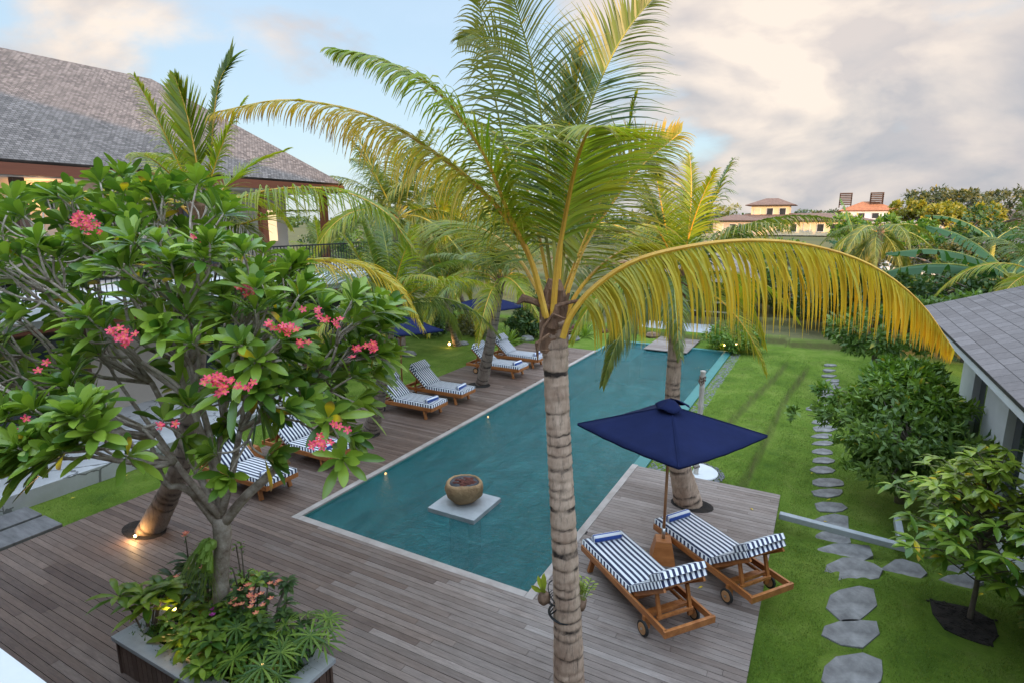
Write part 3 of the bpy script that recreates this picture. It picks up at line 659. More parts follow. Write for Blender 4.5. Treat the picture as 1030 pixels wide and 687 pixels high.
def trunk_mb(path,radii,rings,n=90,seg=14,ringamp=.05):
    P=smoothpath(path,n); b=MB(); cols=[]; rr=[]
    L=[0]
    for i in range(1,n): L.append(L[-1]+(P[i]-P[i-1]).length)
    for i in range(n):
        u=i/(n-1); x=u*(len(radii)-1); k=min(int(x),len(radii)-2); r=radii[k]+(radii[k+1]-radii[k])*(x-k)
        ph=(L[i]/rings+.33*math.sin(L[i]*5)+.2*math.sin(L[i]*13+1))%1.0; rr.append(r*(1+ringamp*(.5-ph)+random.uniform(-.006,.006))); cell=int(L[i]/rings+.33*math.sin(L[i]*5)+.2*math.sin(L[i]*13+1)); th=(.84,.86,.62,.82,.9,.78,.86)[(cell*5)%7]; cols.append((random.random(),1.0 if ph>th else .0,0))
    b.tube(P,rr,seg,cols=cols)
    # slightly uneven rings
    for i,v in enumerate(b.v): b.v[i]=(v[0]+random.uniform(-.003,.003),v[1]+random.uniform(-.003,.003),v[2]+random.uniform(-.012,.012))
    return b
def crown_base(c,r,h,parent,n=9,seed=0):
    rnd=random.Random(seed); b=MB()
    for k in range(n):
        a=2*PI*k/n+rnd.random()*.5; p0=c+Vector((math.cos(a),math.sin(a),0))*r*.55-UP*h*.5; o=Vector((math.cos(a),math.sin(a),0))
        pts=[p0,p0+o*r*.25+UP*h*.5,p0+o*r*(.5+.3*rnd.random())+UP*h*(.9+.4*rnd.random())]
        P=smoothpath(pts,6); i0=len(b.v); tv=Vector((-math.sin(a),math.cos(a),0))
        for i,p in enumerate(P):
            w=r*(.75-.5*i/5); b.av(p-tv*w); b.av(p+o*.02); b.av(p+tv*w)
        for i in range(5): j=i0+3*i; b.af(j,j+1,j+4,j+3); b.af(j+1,j+2,j+5,j+4)
    b.build('leaf_sheath',M['fibre'],parent)
def palm_main():
    t=thing('coconut_palm',G(573,700),'tallest coconut palm in the middle, ringed grey trunk in front of the pool','palm tree')
    o0=Vector(t.location); loc=lambda p: Vector(p)-o0
    top=P3(557,322,5.15)
    b=trunk_mb([loc(o0-UP*.05),loc(o0.lerp(top,.35)+Vector((.015,0,0))),loc(o0.lerp(top,.7)),loc(top)],[.165,.150,.134,.124,.118,.112,.112,.128],.125,190,18,.055)
    b.build('trunk',M['palmtrunk'],t,True)
    b=MB(); b.tube([loc(top-UP*.28),loc(top-UP*.05),loc(top+UP*.18),loc(top+UP*.36)],[.114,.128,.115,.05],12)
    for i,v in enumerate(b.v): b.v[i]=tuple(x+random.uniform(-.014,.014) for x in v)
    b.build('crown_shaft',M['fibre'],t)
    crown_base(loc(top+UP*.05),.105,.36,t,8,3)
    b=MB(); b.tube([loc(P3(553,352,5.0)),loc(P3(541,352,4.93)),loc(P3(546,330,4.93)),loc(P3(556,316,4.9)),loc(P3(572,322,4.92)),loc(P3(571,345,4.94))],[.004,.01,.012,.012,.01,.004],5)
    b.tube([loc(P3(552,310,5.0)),loc(P3(536,303,4.95)),loc(P3(526,300,4.95)),loc(P3(520,306,4.95))],[.035,.03,.04,.01],7)
    b.tube([loc(P3(556,330,5.0)),loc(P3(560,308,4.95)),loc(P3(575,304,4.95)),loc(P3(586,303,4.95))],[.05,.03,.016,.02],7)
    b.tube([loc(P3(541,362,5.02)),loc(P3(540,345,4.95)),loc(P3(553,336,4.93))],[.008,.02,.012],5)
    b.build('dry_husk',M['fibre'],t)
    # fronds: image-traced arcs given real depths around the crown
    F=[# pts(px,py,depth), leaflet length, droop, age, splay, material, extra
     ([(548,318,5.0),(534,262,4.8),(512,215,4.6),(485,152,4.4),(443,95,4.25),(388,62,4.15),(338,50,4.1)],.66,1.6,.08,.44,'palm',dict(n=115,w=.028,r0=.027,start=.22)),
     ([(558,312,5.2),(557,240,5.2),(551,171,5.1),(540,90,4.9),(520,10,4.6),(495,-60,4.3)],.80,.75,.10,.6,'palm_dark',dict(face=1,n=95,w=.019,r0=.020,agetip=.62,start=.2)),
     ([(562,312,5.2),(570,220,5.25),(579,155,5.2),(600,90,5.1),(628,35,5.0),(662,-8,4.9)],.80,.55,.05,.62,'palm_dark',dict(face=1,n=105,w=.025,r0=.022,start=.2,agetip=.1)),
     ([(556,318,4.98),(561,262,4.85),(571,205,4.65),(581,160,4.35),(592,132,3.95),(602,128,3.5)],.86,.75,.14,.62,'palm',dict(n=108,w=.027,r0=.031,start=.26)),
     ([(564,316,5.1),(585,255,5.2),(611,212,5.3),(645,168,5.35),(684,134,5.4)],.85,.9,.34,.6,'palm',dict(face=1,n=95,w=.027,r0=.023,start=.2,agetip=.25)),
     ([(566,325,5.1),(580,296,5.2),(604,268,5.35),(630,251,5.5),(650,252,5.6),(662,268,5.65),(667,300,5.65)],.60,.95,.35,.45,'palm',dict(n=85,w=.024,r0=.025,start=.2,agetip=.3)),
     ([(566,340,4.95),(574,318,4.9),(598,289,4.85),(640,262,4.8),(700,247,4.75),(760,242,4.7),(820,248,4.65),(878,268,4.6),(925,304,4.55),(958,350,4.5)],.80,3.4,.36,.16,'palm_yellow',dict(n=128,w=.032,r0=.031,start=.17,agetip=.45,fwd=.12,up=-.5,segs=6,profile=lambda q:(.62+.42*math.sin(PI*min(1,q*1.25)))*(1-.72*max(0,q-.80)/.20))),
     ([(550,320,4.95),(534,262,4.85),(508,218,4.7),(476,184,4.6),(440,156,4.55),(400,130,4.5),(350,110,4.5),(285,101,4.5),(218,113,4.45)],.72,2.4,.38,.38,'palm',dict(n=120,w=.020,r0=.028,start=.2,agetip=.62)),
     ([(558,310,5.3),(548,230,5.4),(532,130,5.4),(512,66,5.3),(484,36,5.1),(462,40,5.0)],.62,1.3,.20,.55,'palm_dark',dict(face=1,n=54,w=.021,r0=.020,agetip=.45)),
     ([(561,308,5.2),(568,200,5.2),(574,110,5.15),(584,45,5.1)],.52,.25,.30,.22,'palm',dict(n=60,w=.021,r0=.016,start=.3,agetip=.55)),
     ([(556,308,5.3),(538,220,5.5),(520,165,5.6),(492,130,5.7),(462,118,5.7)],.60,1.0,.10,.55,'palm',dict(n=80,w=.025,r0=.020)),
     ([(552,314,5.4),(520,258,5.7),(487,232,5.9),(455,228,6.1),(430,250,6.2)],.80,.9,.12,.5,'palm',dict(n=80,w=.025,r0=.022)),
     ([(562,312,5.4),(580,230,5.8),(605,180,6.1),(636,158,6.3),(662,172,6.4)],.80,.9,.12,.5,'palm_dark',dict(n=75,w=.024,r0=.020)),
     ([(555,314,5.2),(530,250,5.3),(516,190,5.2),(500,110,5.0),(486,30,4.8),(480,-20,4.6)],.62,1.3,.25,.55,'palm_dark',dict(face=1,n=54,w=.021,r0=.019,agetip=.5)),
     ([(560,310,5.2),(590,236,5.2),(626,150,5.2),(640,96,5.1)],.40,.8,.15,.5,'palm',dict(n=50,w=.021,r0=.014)),
    ]
    FACE=ROT@Vector((.0,.12,1))
    for i,(pts,ll,dr,age,sp,mt,ex) in enumerate(F):
        if ex.pop('face',0): ex['nrm']=FACE
        fb=make_frond([loc(P3(*p)) for p in pts],ll=ll,droop=dr,age=age,splay=sp,seed=i+11,**ex)
        fb.build('frond',[M['rachis'] if mt!='palm_dark' else M['rachis_g'],M[mt]],t)
    return t
palm_main()
# shared frond meshes for the other palms: elevation angle, droop
PF=[]
def proto_fronds():
    for k,(el,dr,L,age,mt) in enumerate([(74,.35,2.2,.05,'palm'),(52,.9,2.5,.1,'palm'),(30,1.35,2.6,.12,'palm'),(8,1.6,2.6,.25,'palm'),(-20,1.5,2.3,.5,'palm'),
            (74,.35,2.2,.05,'palm_dark'),(52,.9,2.5,.08,'palm_dark'),(30,1.35,2.6,.10,'palm_dark'),(8,1.6,2.6,.2,'palm_dark'),(-25,1.5,2.3,.45,'palm_dark')]):
        p=Vector((0,0,0)); d=Vector((math.cos(R(el)),0,math.sin(R(el)))); pts=[p.copy()]
        for i in range(8):
            p=p+d*L/8; d=(d-UP*dr*.19+Vector((0,.03,0))).normalized(); pts.append(p.copy())
        fb=make_frond(pts,n=66,ll=.70,w=.034,droop=.9+.12*k%5,splay=.55,age=age,r0=.022,seed=50+k,start=.14,segs=4,agetip=.15)
        PF.append(fb.mesh('frond',[M['rachis_g'] if k>4 else M['rachis'],M[mt]]))
proto_fronds()
def palm(base,top,label,n=20,dark=0,bend=Vector((0,0,0)),r=(.17,.12,.10),s=1.0,seed=1,mid=None,trunk='palmtrunk2',rings=.11,low=1.0,name='coconut_palm',hi=0):
    rnd=random.Random(seed); t=thing(name,base,label,'palm tree'); b0=Vector(base); T=Vector(top)-b0
    path=[Vector((0,0,-.08))]+([Vector(m)-b0 for m in mid] if mid else [T*.33+bend,T*.66+bend*.9])+[T]
    b=trunk_mb(path,list(r),rings,110,12,.045); b.build('trunk',M[trunk],t,True)
    b=MB(); b.tube([T-UP*.15,T+UP*.1,T+UP*.32],[r[-1]*1.1,r[-1]*1.35,r[-1]*.5],9)
    for i,v in enumerate(b.v): b.v[i]=tuple(x+rnd.uniform(-.012,.012) for x in v)
    b.build('crown_shaft',M['fibre'],t)
    crown_base(T+UP*.1,r[-1]*1.1,.3,t,7,seed)
    off=rnd.random()*6
    for i in range(n):
        q=hi+(1-hi)*i/(n-1); k=min(4,int(q*4.99*low)); a=off+i*2.39996
        o=bpy.data.objects.new('frond',PF[k+(5 if rnd.random()<dark else 0)]); COL.objects.link(o); o.parent=t
        o.location=T+UP*(.22-.2*q)+Vector((math.cos(a),math.sin(a),0))*r[-1]*.7; o.rotation_euler=(rnd.uniform(-.25,.25),rnd.uniform(-.12,.12),a); o.scale=(s*rnd.uniform(.88,1.08),)*3
    return t
palm(G(693,505),P3(683,292,8.9),'coconut palm with ringed trunk leaning up from the right deck behind the near parasol',n=24,dark=.45,mid=[P3(677,430,9.6),P3(679,350,9.3)],r=(.25,.15,.12,.108,.10),s=.84,seed=4,trunk='palmtrunk',rings=.11,low=.72)
palm(G(372,434),P3(393,318,12.4),'dark leaning coconut palm on the left deck between the first and middle loungers',n=20,dark=.6,mid=[P3(384,385,12.7)],r=(.21,.13,.115),s=.95,seed=8,low=.62)
palm(G(484,386),P3(503,287,16.2),'slim coconut palm leaning over the farther loungers on the left deck',n=19,dark=.35,mid=[P3(495,335,16.4)],r=(.19,.14,.12),s=1.0,seed=12,low=.62)
palm(G(460,346),P3(447,290,21.5),'slender pale palm on the far lawn left of the slim deck palm',n=16,dark=.5,mid=[P3(452,315,21.8)],r=(.17,.12,.10),s=1.0,seed=15,low=.62)
palm(G(475,330),P3(452,268,24),'farther grey palm trunk just behind the slender lawn palm',n=15,dark=.6,r=(.15,.11,.10),s=1.1,seed=22,low=.62)
def palm_left():
    base=G(149,532); top=P3(203,215,8.4)
    t=palm(base,top,'curved coconut palm lit at its foot behind the frangipani',n=7,dark=.2,mid=[P3(178,478,8.8),P3(190,430,8.7),P3(200,330,8.55)],r=(.21,.15,.135,.125,.12),s=.72,seed=31,low=.75)
    o0=Vector(t.location); loc=lambda p: Vector(p)-o0
    F=[([(203,215,8.4),(198,165,8.3),(188,115,8.2),(176,78,8.1)],.62,.10,.08,.26,'palm',dict(n=70,w=.06,r0=.02,start=.3,up=0,nrm=ROT@Vector((0,.1,1)))),
       ([(205,215,8.4),(212,160,8.4),(216,110,8.4),(222,80,8.4),(232,62,8.4)],.42,.5,.10,.3,'palm_dark',dict(n=60,w=.045,r0=.016,start=.25,nrm=ROT@Vector((0,.1,1)),profile=lambda q:.35+1.1*max(0,q-.6))),
       ([(205,220,8.3),(240,200,7.9),(285,190,7.5),(340,192,7.1),(385,212,6.8),(415,250,6.7)],.82,1.3,.10,.42,'palm',dict(n=110,w=.036,r0=.022,start=.12)),
       ([(205,222,8.3),(240,226,7.9),(280,214,7.6),(318,212,7.4)],.5,.6,.10,.5,'palm',dict(n=50,w=.036,r0=.018)),
       ([(205,228,8.5),(250,262,8.3),(305,262,8.1),(360,266,8.0),(400,290,7.9),(424,328,7.9)],.80,1.1,.45,.42,'palm_yellow',dict(n=90,w=.036,r0=.020,start=.15)),
       ([(203,220,8.5),(225,190,8.8),(255,165,9.1),(290,150,9.4)],.55,.5,.10,.5,'palm',dict(n=60,w=.036,r0=.018)),
       ([(200,225,8.4),(170,200,8.3),(120,192,8.2),(60,196,8.1),(0,205,8.0)],.55,1.2,.30,.5,'palm_yellow',dict(n=80,w=.034,r0=.018)),
       ([(203,222,8.4),(180,180,8.6),(172,160,8.9),(160,160,9.2)],.5,.5,.2,.5,'palm_yellow',dict(n=50,w=.034,r0=.018))]
    for i,(pts,ll,dr,age,sp,mt,ex) in enumerate(F):
        fb=make_frond([loc(P3(*p)) for p in pts],ll=ll,droop=dr,age=age,splay=sp,seed=i+71,**ex); fb.build('frond',[M['rachis'],M[mt]],t)
palm_left()
def hole(px,py,rx,ry,label):
    c=G(px,py,.006); b=MB(); b.poly([(c.x+rx*math.cos(a*PI/10),c.y+ry*math.sin(a*PI/10)) for a in range(20)],.001,.006); o=b.build('planting_hole',M['soil']); o['kind']='structure'
hole(696,507,.36,.26,''); hole(368,436,.34,.3,''); hole(482,387,.35,.3,''); hole(145,532,.42,.26,''); hole(573,702,.24,.24,'')
# ---------------------------------------------------------------- planter and frangipani
PLX0,PLX1,PLY0,PLY1=-6.33,-3.98,1.9,3.58
def planter():
    x0,x1,y0,y1=PLX0,PLX1,PLY0-.2,PLY1
    x1_,y0_=x1,2.66
    t=thing('planter_box',((x0+x1)/2,(y0_+y1)/2,0),'low square planter with slatted wood sides and grey stone rim round the frangipani','planter')
    cx,cy=(x0+x1)/2,(y0_+y1)/2; hx,hy=(x1-x0)/2,(y1-y0_)/2; r=.20
    # the box is deep towards the camera; its near side lies below the frame
    b=MB(); cy2=(y0_+y1)/2-cy; hy=(y1-y0_)/2
    b.box((0,cy2+hy-r/2,.425),(2*hx,r,.05)); b.box((0,cy2-hy+r/2,.425),(2*hx,r,.05))
    b.box((-hx+r/2,cy2,.425),(r,2*hy-2*r,.05)); b.box((hx-r/2,cy2,.425),(r,2*hy-2*r,.05)); b.build('stone_rim',M['concrete'],t,bevel=.004)
    b=MB(); n=int(2*hx/.09)
    for i in range(n):
        x=-hx+.06+i*(2*hx-.12)/(n-1)
        for s in(-1,1): b.box((x,cy2+s*(hy-.05),.2),(.08,.025,.40),c2=(random.random()*.6,.15,0))
    n=int(2*hy/.09)
    for i in range(n):
        y=cy2-hy+.06+i*(2*hy-.12)/(n-1)
        for s in(-1,1): b.box((s*(hx-.05),y,.2),(.025,.08,.40),c2=(random.random()*.6,.15,0))
    b.build('slatted_side',M['deck'],t)
    b=MB(); b.box((0,cy2,.19),(2*hx-.14,2*hy-.14,.36)); b.build('soil',M['soil'],t)
planter()
def leaf_rosette(b,c,ax,n,L,W,age=.0,openness=1.0):
    ax=ax.normalized(); u=ax.cross(Vector((.3,.9,.1))).normalized(); v=ax.cross(u)
    o=random.random()*6
    for i in range(n):
        a=o+i*2.39996; q=i/n; tilt=R(25+60*q)*openness
        d=ax*math.cos(tilt)+(u*math.cos(a)+v*math.sin(a))*math.sin(tilt)
        nrm=(ax-d*ax.dot(d)); 
        ag=age
        if random.random()<.018: ag=1.0
        b.leaf(c-ax*(.05*q),d,nrm,L*random.uniform(.72,1.1)*(.7+.45*q),W*random.uniform(.85,1.15),droop=random.uniform(.1,.4),fold=.16,age=ag,prof=((0,.08),(.14,.22),(.38,.72),(.62,1),(.82,.86),(.95,.4),(1,.04)))
def inpoly(x,y,P):
    c=False; n=len(P)
    for i in range(n):
        x1,y1=P[i]; x2,y2=P[i-1]
        if (y1>y)!=(y2>y) and x<(x2-x1)*(y-y1)/(y2-y1)+x1: c=not c
    return c
def frangipani():
    base=Vector((-5.42,3.12,.40)); base=Vector(G(222,600,.45)); 
    base=Vector((-5.42,3.36,.36))
    t=thing('frangipani_tree',base,'big frangipani tree with pink flowers growing from the planter box','tree')
    rnd=random.Random(5)
    poly=[(-60,215),(0,205),(30,196),(70,190),(110,176),(180,176),(225,192),(250,225),(262,248),(300,262),(312,290),(360,292),(396,292),(404,312),(392,350),(380,378),(372,400),(345,420),(330,440),(296,448),(262,425),(232,436),(200,425),(150,430),(95,440),(60,462),(20,470),(-60,450)]
    tips=[]
    while len(tips)<430:
        x=rnd.uniform(-60,404); y=rnd.uniform(176,470)
        if not inpoly(x,y,poly): continue
        if 95<x<225 and 355<y<440 and rnd.random()<.78: continue
        if x<150 and 290<y<350 and rnd.random()<.5: continue
        if 225<=x<330 and y>400 and rnd.random()<.55: continue
        lo,hi=5.0,7.4
        if x<120 and y>400: lo,hi=4.4,5.4
        if y<230: lo,hi=5.8,7.6
        if x>300: lo,hi=5.4,6.8
        tips.append((x,y,rnd.uniform(lo,hi)))
    tips+=[(60,455,4.5),(35,440,4.6),(95,447,4.7),(130,458,4.8),(345,462,5.2),(352,440,5.5),(330,420,5.4),(385,330,5.8),(230,480,5.3),(215,455,5.4),(185,440,5.6),(270,460,5.5)]
    T=[P3(*q)-base for q in tips]
    # trunk with a fork; limbs reach towards clusters of tips
    fork=P3(222,520,6.05)-base
    tr=MB(); tr.tube(smoothpath([Vector((0,0,-.05)),P3(222,590,6.18)-base,P3(224,545,6.08)-base,fork],12),[.115,.105,.092,.086,.082,.08,.082,.086,.09,.09,.088,.075],12)
    def cluster(pts,k):
        C=rnd.sample(pts,k)
        for _ in range(8):
            g=[[] for _ in C]
            for p in pts: g[min(range(k),key=lambda i:(p-C[i]).length)].append(p)
            C=[sum(q,Vector())/len(q) if q else C[i] for i,q in enumerate(g)]
        return [(c,q) for c,q in zip(C,g) if q]
    axes=[]
    def limb(a,b_,r0,r1,w=.12,seg=7):
        m=a.lerp(b_,.5)+Vector((rnd.uniform(-w,w),rnd.uniform(-w,w),rnd.uniform(-w,.2*w)))*(b_-a).length
        P=smoothpath([a,m,b_],7); tr.tube(P,[r0+(r1-r0)*i/6 for i in range(7)],seg); return (P[-1]-P[-2]).normalized()
    for c,g in cluster(T,7):
        dv=c-fork; n1=fork+Vector((dv.x*.27,dv.y*.27,dv.z*.50+.05)); limb(fork,n1,.042,.028,.08,8)
        for c2,g2 in cluster(g,min(len(g),6)):
            n2=n1.lerp(c2,.6); limb(n1,n2,.025,.016,.16)
            for c3,g3 in cluster(g2,max(1,len(g2)//3)):
                n3=n2.lerp(c3,.55); limb(n2,n3,.017,.012,.15,6)
                for p in g3: axes.append((p,limb(n3,p,.012,.010,.14,5)))
    # two thick low branches the photo shows
    tr.tube(smoothpath([fork-UP*.15,P3(190,492,5.9)-base,P3(168,488,5.8)-base,P3(158,465,5.7)-base,P3(150,440,5.6)-base],10),[.05,.045,.04,.036,.032,.03,.028,.025,.022,.018],8)
    tr.tube(smoothpath([fork-UP*.1,P3(246,500,5.95)-base,P3(270,478,5.9)-base,P3(288,455,5.85)-base],9),[.06,.055,.052,.05,.048,.046,.045,.045,.045],9)
    tr.build('trunk',M['frangibark'],t,True)
    fl=MB()
    for p,ax in axes:
        out=Vector((p.x,p.y,0)); ax=(ax*.8+UP*.55+out*.06).normalized()
        leaf_rosette(fl,p,ax,rnd.choice((12,14,16)),.35*rnd.uniform(.75,1.12),.084,openness=rnd.uniform(.55,.95))
    fl.build('foliage',M['frangi'],t,True)
    FL=[(80,222,5.7,13),(92,230,5.75,7),(204,240,5.9,5),(246,291,5.5,9),(118,338,5.0,7),(130,341,5.0,6),(214,382,5.0,12),(226,388,5.0,10),(246,388,5.0,5),(290,330,5.2,9),(271,329,5.2,3),(332,326,5.4,5),(313,312,5.5,4),(376,349,5.4,7),(360,352,5.5,4),(322,446,5.0,10),(340,428,5.1,3),(34,372,5.2,2),(20,424,4.9,2),(162,431,4.9,3),(303,345,5.3,3)]
    for x,y,d,n in FL:
        b=MB(); c=P3(x,y,d-.35)-base; tocam=(CAM-(c+base)).normalized()
        for i in range(n):
            q=c+Vector((rnd.gauss(0,.036),rnd.gauss(0,.036),rnd.gauss(0,.028))); ax=(tocam+UP*.6+Vector((rnd.uniform(-.7,.7),rnd.uniform(-.7,.7),rnd.uniform(-.3,.5)))).normalized()
            u=ax.cross(Vector((.2,.3,.9))).normalized(); v=ax.cross(u); a0=rnd.random()*6; r=rnd.random()
            for k in range(5):
                a=a0+k*2*PI/5; d_=u*math.cos(a)+v*math.sin(a); e=ax.cross(d_); i0=len(b.v); R_=.036
                b.av(q,(r,0,0)); b.av(q+d_*R_*.55+e*R_*.34+ax*.004,(r,.8,0)); b.av(q+d_*R_*1.05+e*R_*.12+ax*.006,(r,1,0)); b.av(q+d_*R_*.95-e*R_*.22+ax*.006,(r,1,0)); b.av(q+d_*R_*.45-e*R_*.22,(r,.8,0)); b.af(i0,i0+1,i0+2,i0+3,i0+4)
        o=b.build('flower_cluster',M['pink'],t); o['kind']='stuff'
frangipani()
# ---- plants in the planter
def herb(name,c,label,n,L,W,mat='frangi',up=.6,stem=.12,cat='plant',droop=.4,flowers=0,fm='coral',whorls=1,spread=.2,seed=0):
    rnd=random.Random(seed); t=thing(name,c,label,cat); b=MB(); s=MB()
    for w in range(whorls):
        a=rnd.random()*6; r=spread*math.sqrt(rnd.random()) if whorls>1 else 0; h=stem*rnd.uniform(.6,1.2)
        top=Vector((r*math.cos(a)*1.2,r*math.sin(a)*1.2,h)); s.tube([(r*.3*math.cos(a),r*.3*math.sin(a),-.03),top*.6,top],[.012,.010,.007],5)
        leafs=n
        for i in range(leafs):
            q=i/leafs; aa=i*2.4+rnd.random(); d=Vector((math.cos(aa),math.sin(aa),up*(1.3-1.2*q))); b.leaf(top-UP*(.04*q),d,UP*1.0-d*.2,L*rnd.uniform(.7,1.1),W*rnd.uniform(.8,1.1),droop,.15,0)
    s.build('stem',M['bark'],t); b.build('leaves',M[mat],t,True)
    if flowers:
        f=MB()
        for i in range(flowers):
            q=Vector((rnd.uniform(-spread,spread),rnd.uniform(-spread,spread),stem+rnd.uniform(.0,.08)))
            for k in range(5):
                a=k*2*PI/5+rnd.random()*.3; i0=len(f.v); d=Vector((math.cos(a),math.sin(a),.35)); e=Vector((-math.sin(a),math.cos(a),0))
                f.av(q,(.5,0,0)); f.av(q+d*.02+e*.012,(.3,1,0)); f.av(q+d*.036,(.8,1,0)); f.av(q+d*.02-e*.012,(.3,1,0)); f.af(i0,i0+1,i0+2,i0+3)
        f.build('flowers',M[fm],t)
    return t
def fan(name,c,label,n=7,seed=0):
    rnd=random.Random(seed); t=thing(name,c,label,'plant'); b=MB(); s=MB()
    for k in range(n):
        a=k*2.4; top=Vector((.22*math.cos(a),.22*math.sin(a),.18+.26*rnd.random())); s.tube([(0,0,-.03),top*.6+UP*.05,top],[.008,.006,.005],5)
        ax=(top.normalized()+UP*.3).normalized(); u=ax.cross(Vector((0,0,1))).normalized(); v=ax.cross(u)
        for i in range(13):
            aa=i*2*PI/13; d=(u*math.cos(aa)+v*math.sin(aa)+ax*.18); b.leaf(top,d,ax,.21*rnd.uniform(.8,1.1),.026,.25,.1,0)
    s.build('stem',M['moss'],t); b.build('leaves',M['tree_b'],t); return t
ZP=.40
def herbs():
    W=lambda x,y:(x,y,ZP)
    herb('broadleaf_shrub',W(-6.15,2.95),'bushy dark green shrub with long leaves at the left corner of the planter',9,.34,.085,'frangi',.6,.42,whorls=8,spread=.20,seed=1)
    herb('broadleaf_shrub',W(-6.1,3.35),'dark glossy shrub behind the brightest lamp in the planter',9,.26,.065,'tree_a',.6,.48,whorls=9,spread=.24,seed=2)
    herb('lily_plant',W(-5.55,2.98),'lush plant with large upright leaves at the middle of the planter front',11,.46,.12,'frangi',1.2,.10,seed=3)
    herb('lily_plant',W(-5.05,2.86),'plant with long pale leaves hanging over the planter front',8,.38,.07,'tree_b',.8,.10,seed=33,droop=.9)
    herb('desert_rose',W(-5.2,3.1),'low succulent shrub with rounded leaves and pink flowers before the trunk',12,.16,.065,'frangi',.6,.34,whorls=12,spread=.24,flowers=4,fm='magenta',seed=4)
    herb('desert_rose',W(-4.85,3.42),'tall leafy shrub with coral flowers at the right back of the planter',11,.15,.055,'tree_a',.6,.56,whorls=13,spread=.24,flowers=22,fm='coral',seed=5)
    herb('desert_rose',W(-5.1,3.46),'small leafy bush with red flower right behind the frangipani trunk',10,.17,.06,'frangi',.6,.50,whorls=9,spread=.2,flowers=8,fm='coral',seed=6)
    herb('broadleaf_shrub',W(-4.7,3.1),'bright green leafy shrub filling the right half of the planter',11,.20,.065,'tree_b',.6,.34,whorls=14,spread=.26,seed=7)
    herb('broadleaf_shrub',W(-4.45,3.3),'dark leafy shrub between the two radiating umbrella plants',10,.18,.055,'tree_a',.6,.30,whorls=10,spread=.2,seed=17)
    herb('broadleaf_shrub',W(-5.75,3.4),'thin shrub with orange blossoms left of the frangipani trunk',9,.22,.06,'tree_a',.6,.55,whorls=9,spread=.24,flowers=6,fm='coral',seed=12)
    herb('broadleaf_shrub',W(-5.6,3.2),'dense small leaved shrub between the lamps and the trunk',10,.19,.06,'frangi',.6,.30,whorls=12,spread=.24,seed=14)
    herb('broadleaf_shrub',W(-4.95,2.95),'medium green shrub at the front right of the planter',10,.18,.06,'frangi',.6,.22,whorls=9,spread=.2,seed=18)
    herb('weed_sprig',W(-5.2,3.5),'wispy sprig rising right of the frangipani trunk above the planter',3,.08,.03,'tree_b',.8,1.0,whorls=5,spread=.16,seed=15)
    herb('flower_stalk',W(-6.2,3.5),'tall single stalk with a red flower rising over the deck at the planter left',3,.10,.02,'tree_a',.8,.80,flowers=4,fm='coral',spread=.02,seed=13)
    fan('umbrella_plant',W(-4.35,3.0),'umbrella plant with narrow radiating leaves near the right corner of the rim',13,8)
    fan('umbrella_plant',W(-4.25,3.48),'umbrella plant overhanging the right back rim of the planter',13,9)
    fan('umbrella_plant',W(-5.05,3.25),'umbrella plant tucked against the frangipani trunk',9,10)
herbs()
def ground_cover():
    b=MB(); rnd=random.Random(3)
    for i in range(4200):
        x=rnd.uniform(PLX0+.1,PLX1-.12); y=rnd.uniform(2.76,PLY1-.1); e=min(x-PLX0,PLX1-x,PLY1-y,y-2.66)
        p=Vector((x,y,ZP-.03+.05*rnd.random()+.05*min(1,e))); d=Vector((rnd.uniform(-1,1),rnd.uniform(-1,1),rnd.uniform(.5,1.6)))
        b.leaf(p,d,UP,rnd.uniform(.05,.11),.014,.3,.1,0,prof=((0,.4),(.5,1),(1,.05)))
    struct(b.build('ground_cover',M['moss']),'stuff')
ground_cover()
def staghorn():
    c=P3(212,548,5.92); t=thing('staghorn_fern',c,'pale lime staghorn fern fixed to the frangipani trunk','fern'); b=MB(); rnd=random.Random(9)
    for k in range(46):
        a=rnd.uniform(0,2*PI); p=Vector((0,0,rnd.uniform(-.05,.10))); d=Vector((math.cos(a)*.8-.45,math.sin(a)*.5-.5,rnd.uniform(-.5,.9))); n=rnd.randint(2,3)
        stem=p+d.normalized()*.14; b.leaf(p,d,UP,.17,.05,.7,.05,0,prof=((0,.4),(.5,1),(1,.8)))
        tip=p+d.normalized()*.165-UP*.11
        for j in range(n):
            dd=Vector((d.x*.4+rnd.uniform(-.35,.35),d.y*.4+rnd.uniform(-.35,.35),-.9)); b.leaf(tip,dd,Vector((-.4,-.8,.2)),rnd.uniform(.18,.36),.022,.15,.05,0)
    b.build('fronds',M['stag'],t); s=MB(); s.lathe([(.03,-.05),(.055,-.02),(.06,.03),(.03,.06)],(0,0,0),12,.05); s.build('shield_leaf',M['stag'],t,True)
staghorn()
def lamp_thing(c,label,r=.022,power=4,mat='lamp',name='garden_light',h=.1):
    t=thing(name,c,label,'garden light','small warm garden lights')
    b=MB(); b.tube([(0,0,-h),(0,0,-.01)],.012,6); b.build('stake',M['black'],t)
    b=MB(); b.lathe([(r*.5,-r),(r,-r*.3),(r,r*.4),(r*.4,r)],(0,0,0),10); b.build('bulb',M[mat],t,True)
    if power:
        l=bpy.data.lights.new('glow','POINT'); l.energy=power; l.color=(1,.58,.22); l.shadow_soft_size=.03
        o=bpy.data.objects.new('glow',l); COL.objects.link(o); o.parent=t; o.location=(0,-.04,.05)
lamp_thing(G(175,612,.60),'bright small warm lamp glowing among the leaves at the planter left',.020,1.0)
lamp_thing(G(191,650,.50),'small warm lamp at the front middle of the planter',.015,.6)
lamp_thing(G(264,668,.50),'faint amber lamp under the shrubs at the planter right',.013,.4,'lampdim')
lamp_thing(G(137,535,.06)+Vector((.10,-.07,0)),'uplight at the foot of the curved palm behind the frangipani',.02,5,h=.05)
lamp_thing(G(452,346,.06),'small warm light beside the slender palm on the far lawn',.05,3,h=.06)
